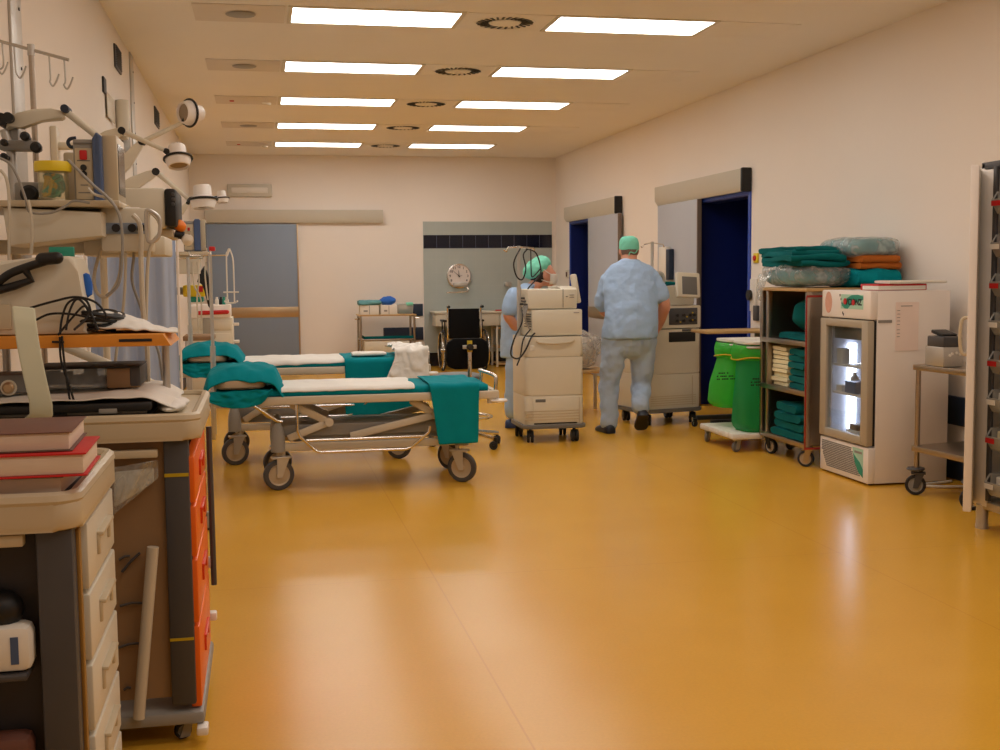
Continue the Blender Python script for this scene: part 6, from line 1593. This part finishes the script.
# nearest trolley: end compartments
YQ = 2.44
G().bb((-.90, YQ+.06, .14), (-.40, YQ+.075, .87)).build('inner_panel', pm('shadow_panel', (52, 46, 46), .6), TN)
G().bb((-.93, YQ-.01, .852), (-.47, YQ+.02, .876), .004).build('pull_board', M['cream_dull'], TN)
G().bb((-.381, YQ+.05, .14), (-.373, YQ+.075, .87), .002).build('edge_strip', M['strip_dark'], TN)
G().bb((-.40, YQ+.07, .14), (-.385, YQ+.15, .87)).build('drawer_side', M['dgrey'], TN)
tag(G().chain([(V((-.90, YQ+.03, .74)), .05), (V((-.52, YQ+.03, .72)), .04)], 18).build('black_bag', M['black']), 'rounded black bag tucked in the end of the nearest trolley', 'bag')
for z in (.60, .36): G().bb((-.90, YQ-.03, z-.012), (-.47, YQ+.05, z), .003).build('shelf', M['dgrey'], TN)
t = thing('supply_packet', 'white printed packet lying in the end compartment of the nearest trolley', 'packet', (-.66, YQ, .60))
G().bb((-.86, YQ-.02, .601), (-.462, YQ+.05, .695), .018).build('packet', M['paper'], t)
G().bb((-.50, YQ-.0215, .62), (-.485, YQ-.019, .675)).bb((-.64, YQ-.0215, .64), (-.53, YQ-.019, .645)).bb((-.64, YQ-.0215, .655), (-.56, YQ-.019, .66)).build('print', M['bluemonitor'], t)
tag(G().bb((-.86, YQ-.02, .361), (-.47, YQ+.05, .47), .02).build('dark_packet', M['bookbrown']), 'brown packet in the lower end compartment of the nearest trolley', 'packet')

# ------------------------------------------------------------------ far left bay
side_monitor('far patient monitor with a blue bezel on the shelf before the sliding door', 11.0, 184, 194.5, 201, 202, 219, 251, None, True, .95, .28)
a, b = at(182, 274, 10.9), at(206, 252, 10.9)
t = thing('supply_shelf', 'far cream wall shelf carrying the second blue-edged monitor', 'shelf', (XL, 11.1, a.z))
G().bb((XL, 10.9, b.z-.03), (b.x+.02, 11.35, at(190, 251.5, 11).z-.004), .006).build('shelf_board', M['cream_dull'], t)
G().bb((XL, 10.95, a.z), (b.x-.06, 11.3, b.z-.03), .01).build('socket_box', M['cream'], t)
tag(G().bb((at(209, 252, 10.95).x, 10.95, b.z+.01), (at(215, 252, 10.95).x, 11.05, b.z+.05), .006).build('red_clip', M['red']), 'small red clip on the end of the far wall shelf', 'clip')
p = at(204, 290, 11.2)
t = thing('hanging_breathing_bag', 'black breathing bag hanging below the far wall shelf', 'bag', p)
G().prism([(at(x, y, 11.1).x, at(x, y, 11.1).z) for x, y in ((197, 282), (200, 272), (204, 266), (207, 272), (211, 286), (213, 302), (213, 312), (208, 306), (204.5, 292), (203, 284))], lambda u, v, s: (u, s, v), 11.1, 11.2, .01).build('bag_body', M['black'], t)
p = at(195, 288, 11.4)
a, b = at(183, 297, 11.4), at(205, 285, 11.4)
t = thing('yellow_bin', 'yellow sharps box hanging on the left wall before the sliding door', 'container', ((a.x+b.x)/2, 11.45, a.z))
G().bb((a.x, 11.4, a.z), (b.x, 11.6, b.z), .015).build('bin_body', M['yellow'], t); G().bb((a.x+.05, 11.4, a.z-.05), (b.x-.02, 11.6, a.z), .01).build('bin_base', M['tealprint'], t); G().bb((XL, 11.45, a.z+.02), (a.x, 11.55, b.z-.02), .005).build('wall_bracket', M['grey'], t)
G().bb((at(199, 290, 11.4).x, 11.39, at(199, 292, 11.4).z), (at(203, 290, 11.4).x, 11.4, at(199, 286, 11.4).z)).build('warning_mark', M['red'], t)
g = G()
for pts in ([(197, 262), (199, 280), (197, 300), (199, 340)], [(192, 262), (194, 285), (201, 300), (201, 330)], [(206, 262), (205, 275), (208, 300)]):
    g.tube([at(px, py, 10.8) for px, py in pts], .007, 6, smooth=5)
tag(g.build('hanging_tubing', M['tubeclear']), 'pale tubes hanging below the far wall shelf', 'tubing')
# crash cart
Yk = 12.6
x0, x1 = at(190, 330, Yk).x, at(233, 330, Yk).x; z1, z0 = at(210, 318, Yk).z, .12
t = thing('crash_cart', 'cream drawer cart with a red bar at the far left, before the sliding door', 'cart', ((x0+x1)/2, Yk+.25, 0))
G().bb((x0, Yk, z0), (x1, Yk+.5, z1), .012).build('cart_body', M['cream'], t)
G().bb((x0-.01, Yk-.02, z1), (x1-.02, Yk+.5, at(210, 305, Yk).z), .015).build('cart_top', M['offwhite'], t)
G().chain([(at(199, 313, Yk-.03), .022), (at(227, 312, Yk-.03), .022)], 12).build('red_bar', M['red'], t)
for py0, py1 in ((320, 330), (333, 352), (355, 372)):
    a, b = at(214, py1, Yk), at(231, py0, Yk); d = G().bb((x0+.03, Yk-.012, a.z), (b.x, Yk+.01, b.z), .004).build('drawer', M['cream'], t)
    G().bb((x1, Yk+.1, (a.z+b.z)/2-.015), (x1+.06, Yk+.2, (a.z+b.z)/2+.015), .005).build('side_catch', M['white'], d)
tag(G().bb((at(203, 330, Yk).x, Yk-.03, at(203, 335, Yk).z), (at(213, 330, Yk).x, Yk-.013, at(203, 318, Yk).z), .004).build('drip_bag', M['trayclear']), 'clear bag hanging on the front of the cream cart with the red bar', 'bag')
for x, y in ((x0+.08, .08), (x1-.08, .08), (x0+.08, .42), (x1-.08, .42)): caster(t, x-(x0+x1)/2, y-.25, .13, .05, .026)
for k, (px, m) in enumerate(((217, 'white'), (221, 'ink'), (224, 'tealprint'), (227, 'white'))):
    p = at(px, 305, Yk+.1); tag(G().lathe([(.02, 0), (.02, .05), (.012, .06), (.012, .08), (0, .08)], (p.x, Yk+.12, at(210, 305, Yk).z), n=14).build('medicine_bottle', M[m]), '%s small bottle on top of the cream cart with the red bar' % ['first white', 'black-topped', 'green', 'second white'][k], 'bottle', 'small bottles on the far cart')
# small wooden-topped side table before it
Yt = 10.2
a, b = at(183, 342, Yt), at(214, 336, Yt)
t = thing('bedside_table', 'small brown-topped side table between the stretcher heads and the far cart', 'table', ((a.x+b.x)/2, Yt+.2, 0))
zt_ = at(200, 336, Yt).z
G().bb((a.x, Yt, zt_-.04), (b.x, Yt+.4, zt_), .006).build('table_top', M['cardboard'], t)
for x in (a.x+.03, b.x-.03):
    for y in (Yt+.03, Yt+.37): G().bb((x-.015, y-.015, 0), (x+.015, y+.015, zt_-.04), .003).build('leg', M['lightsteel'], t)
G().bb((a.x+.02, Yt+.02, .3), (b.x-.02, Yt+.38, .32), .003).build('shelf', M['cream'], t)
# ------------------------------------------------------------------ render look
sc = bpy.context.scene
w = bpy.data.worlds.new('world'); sc.world = w; w.use_nodes = True
w.node_tree.nodes['Background'].inputs[0].default_value = (.02, .018, .015, 1); w.node_tree.nodes['Background'].inputs[1].default_value = 1
sc.view_settings.view_transform = 'Standard'; sc.view_settings.look = 'None'; sc.view_settings.gamma = 1; sc.view_settings.use_curve_mapping = False
sc.view_settings.exposure = EXPO
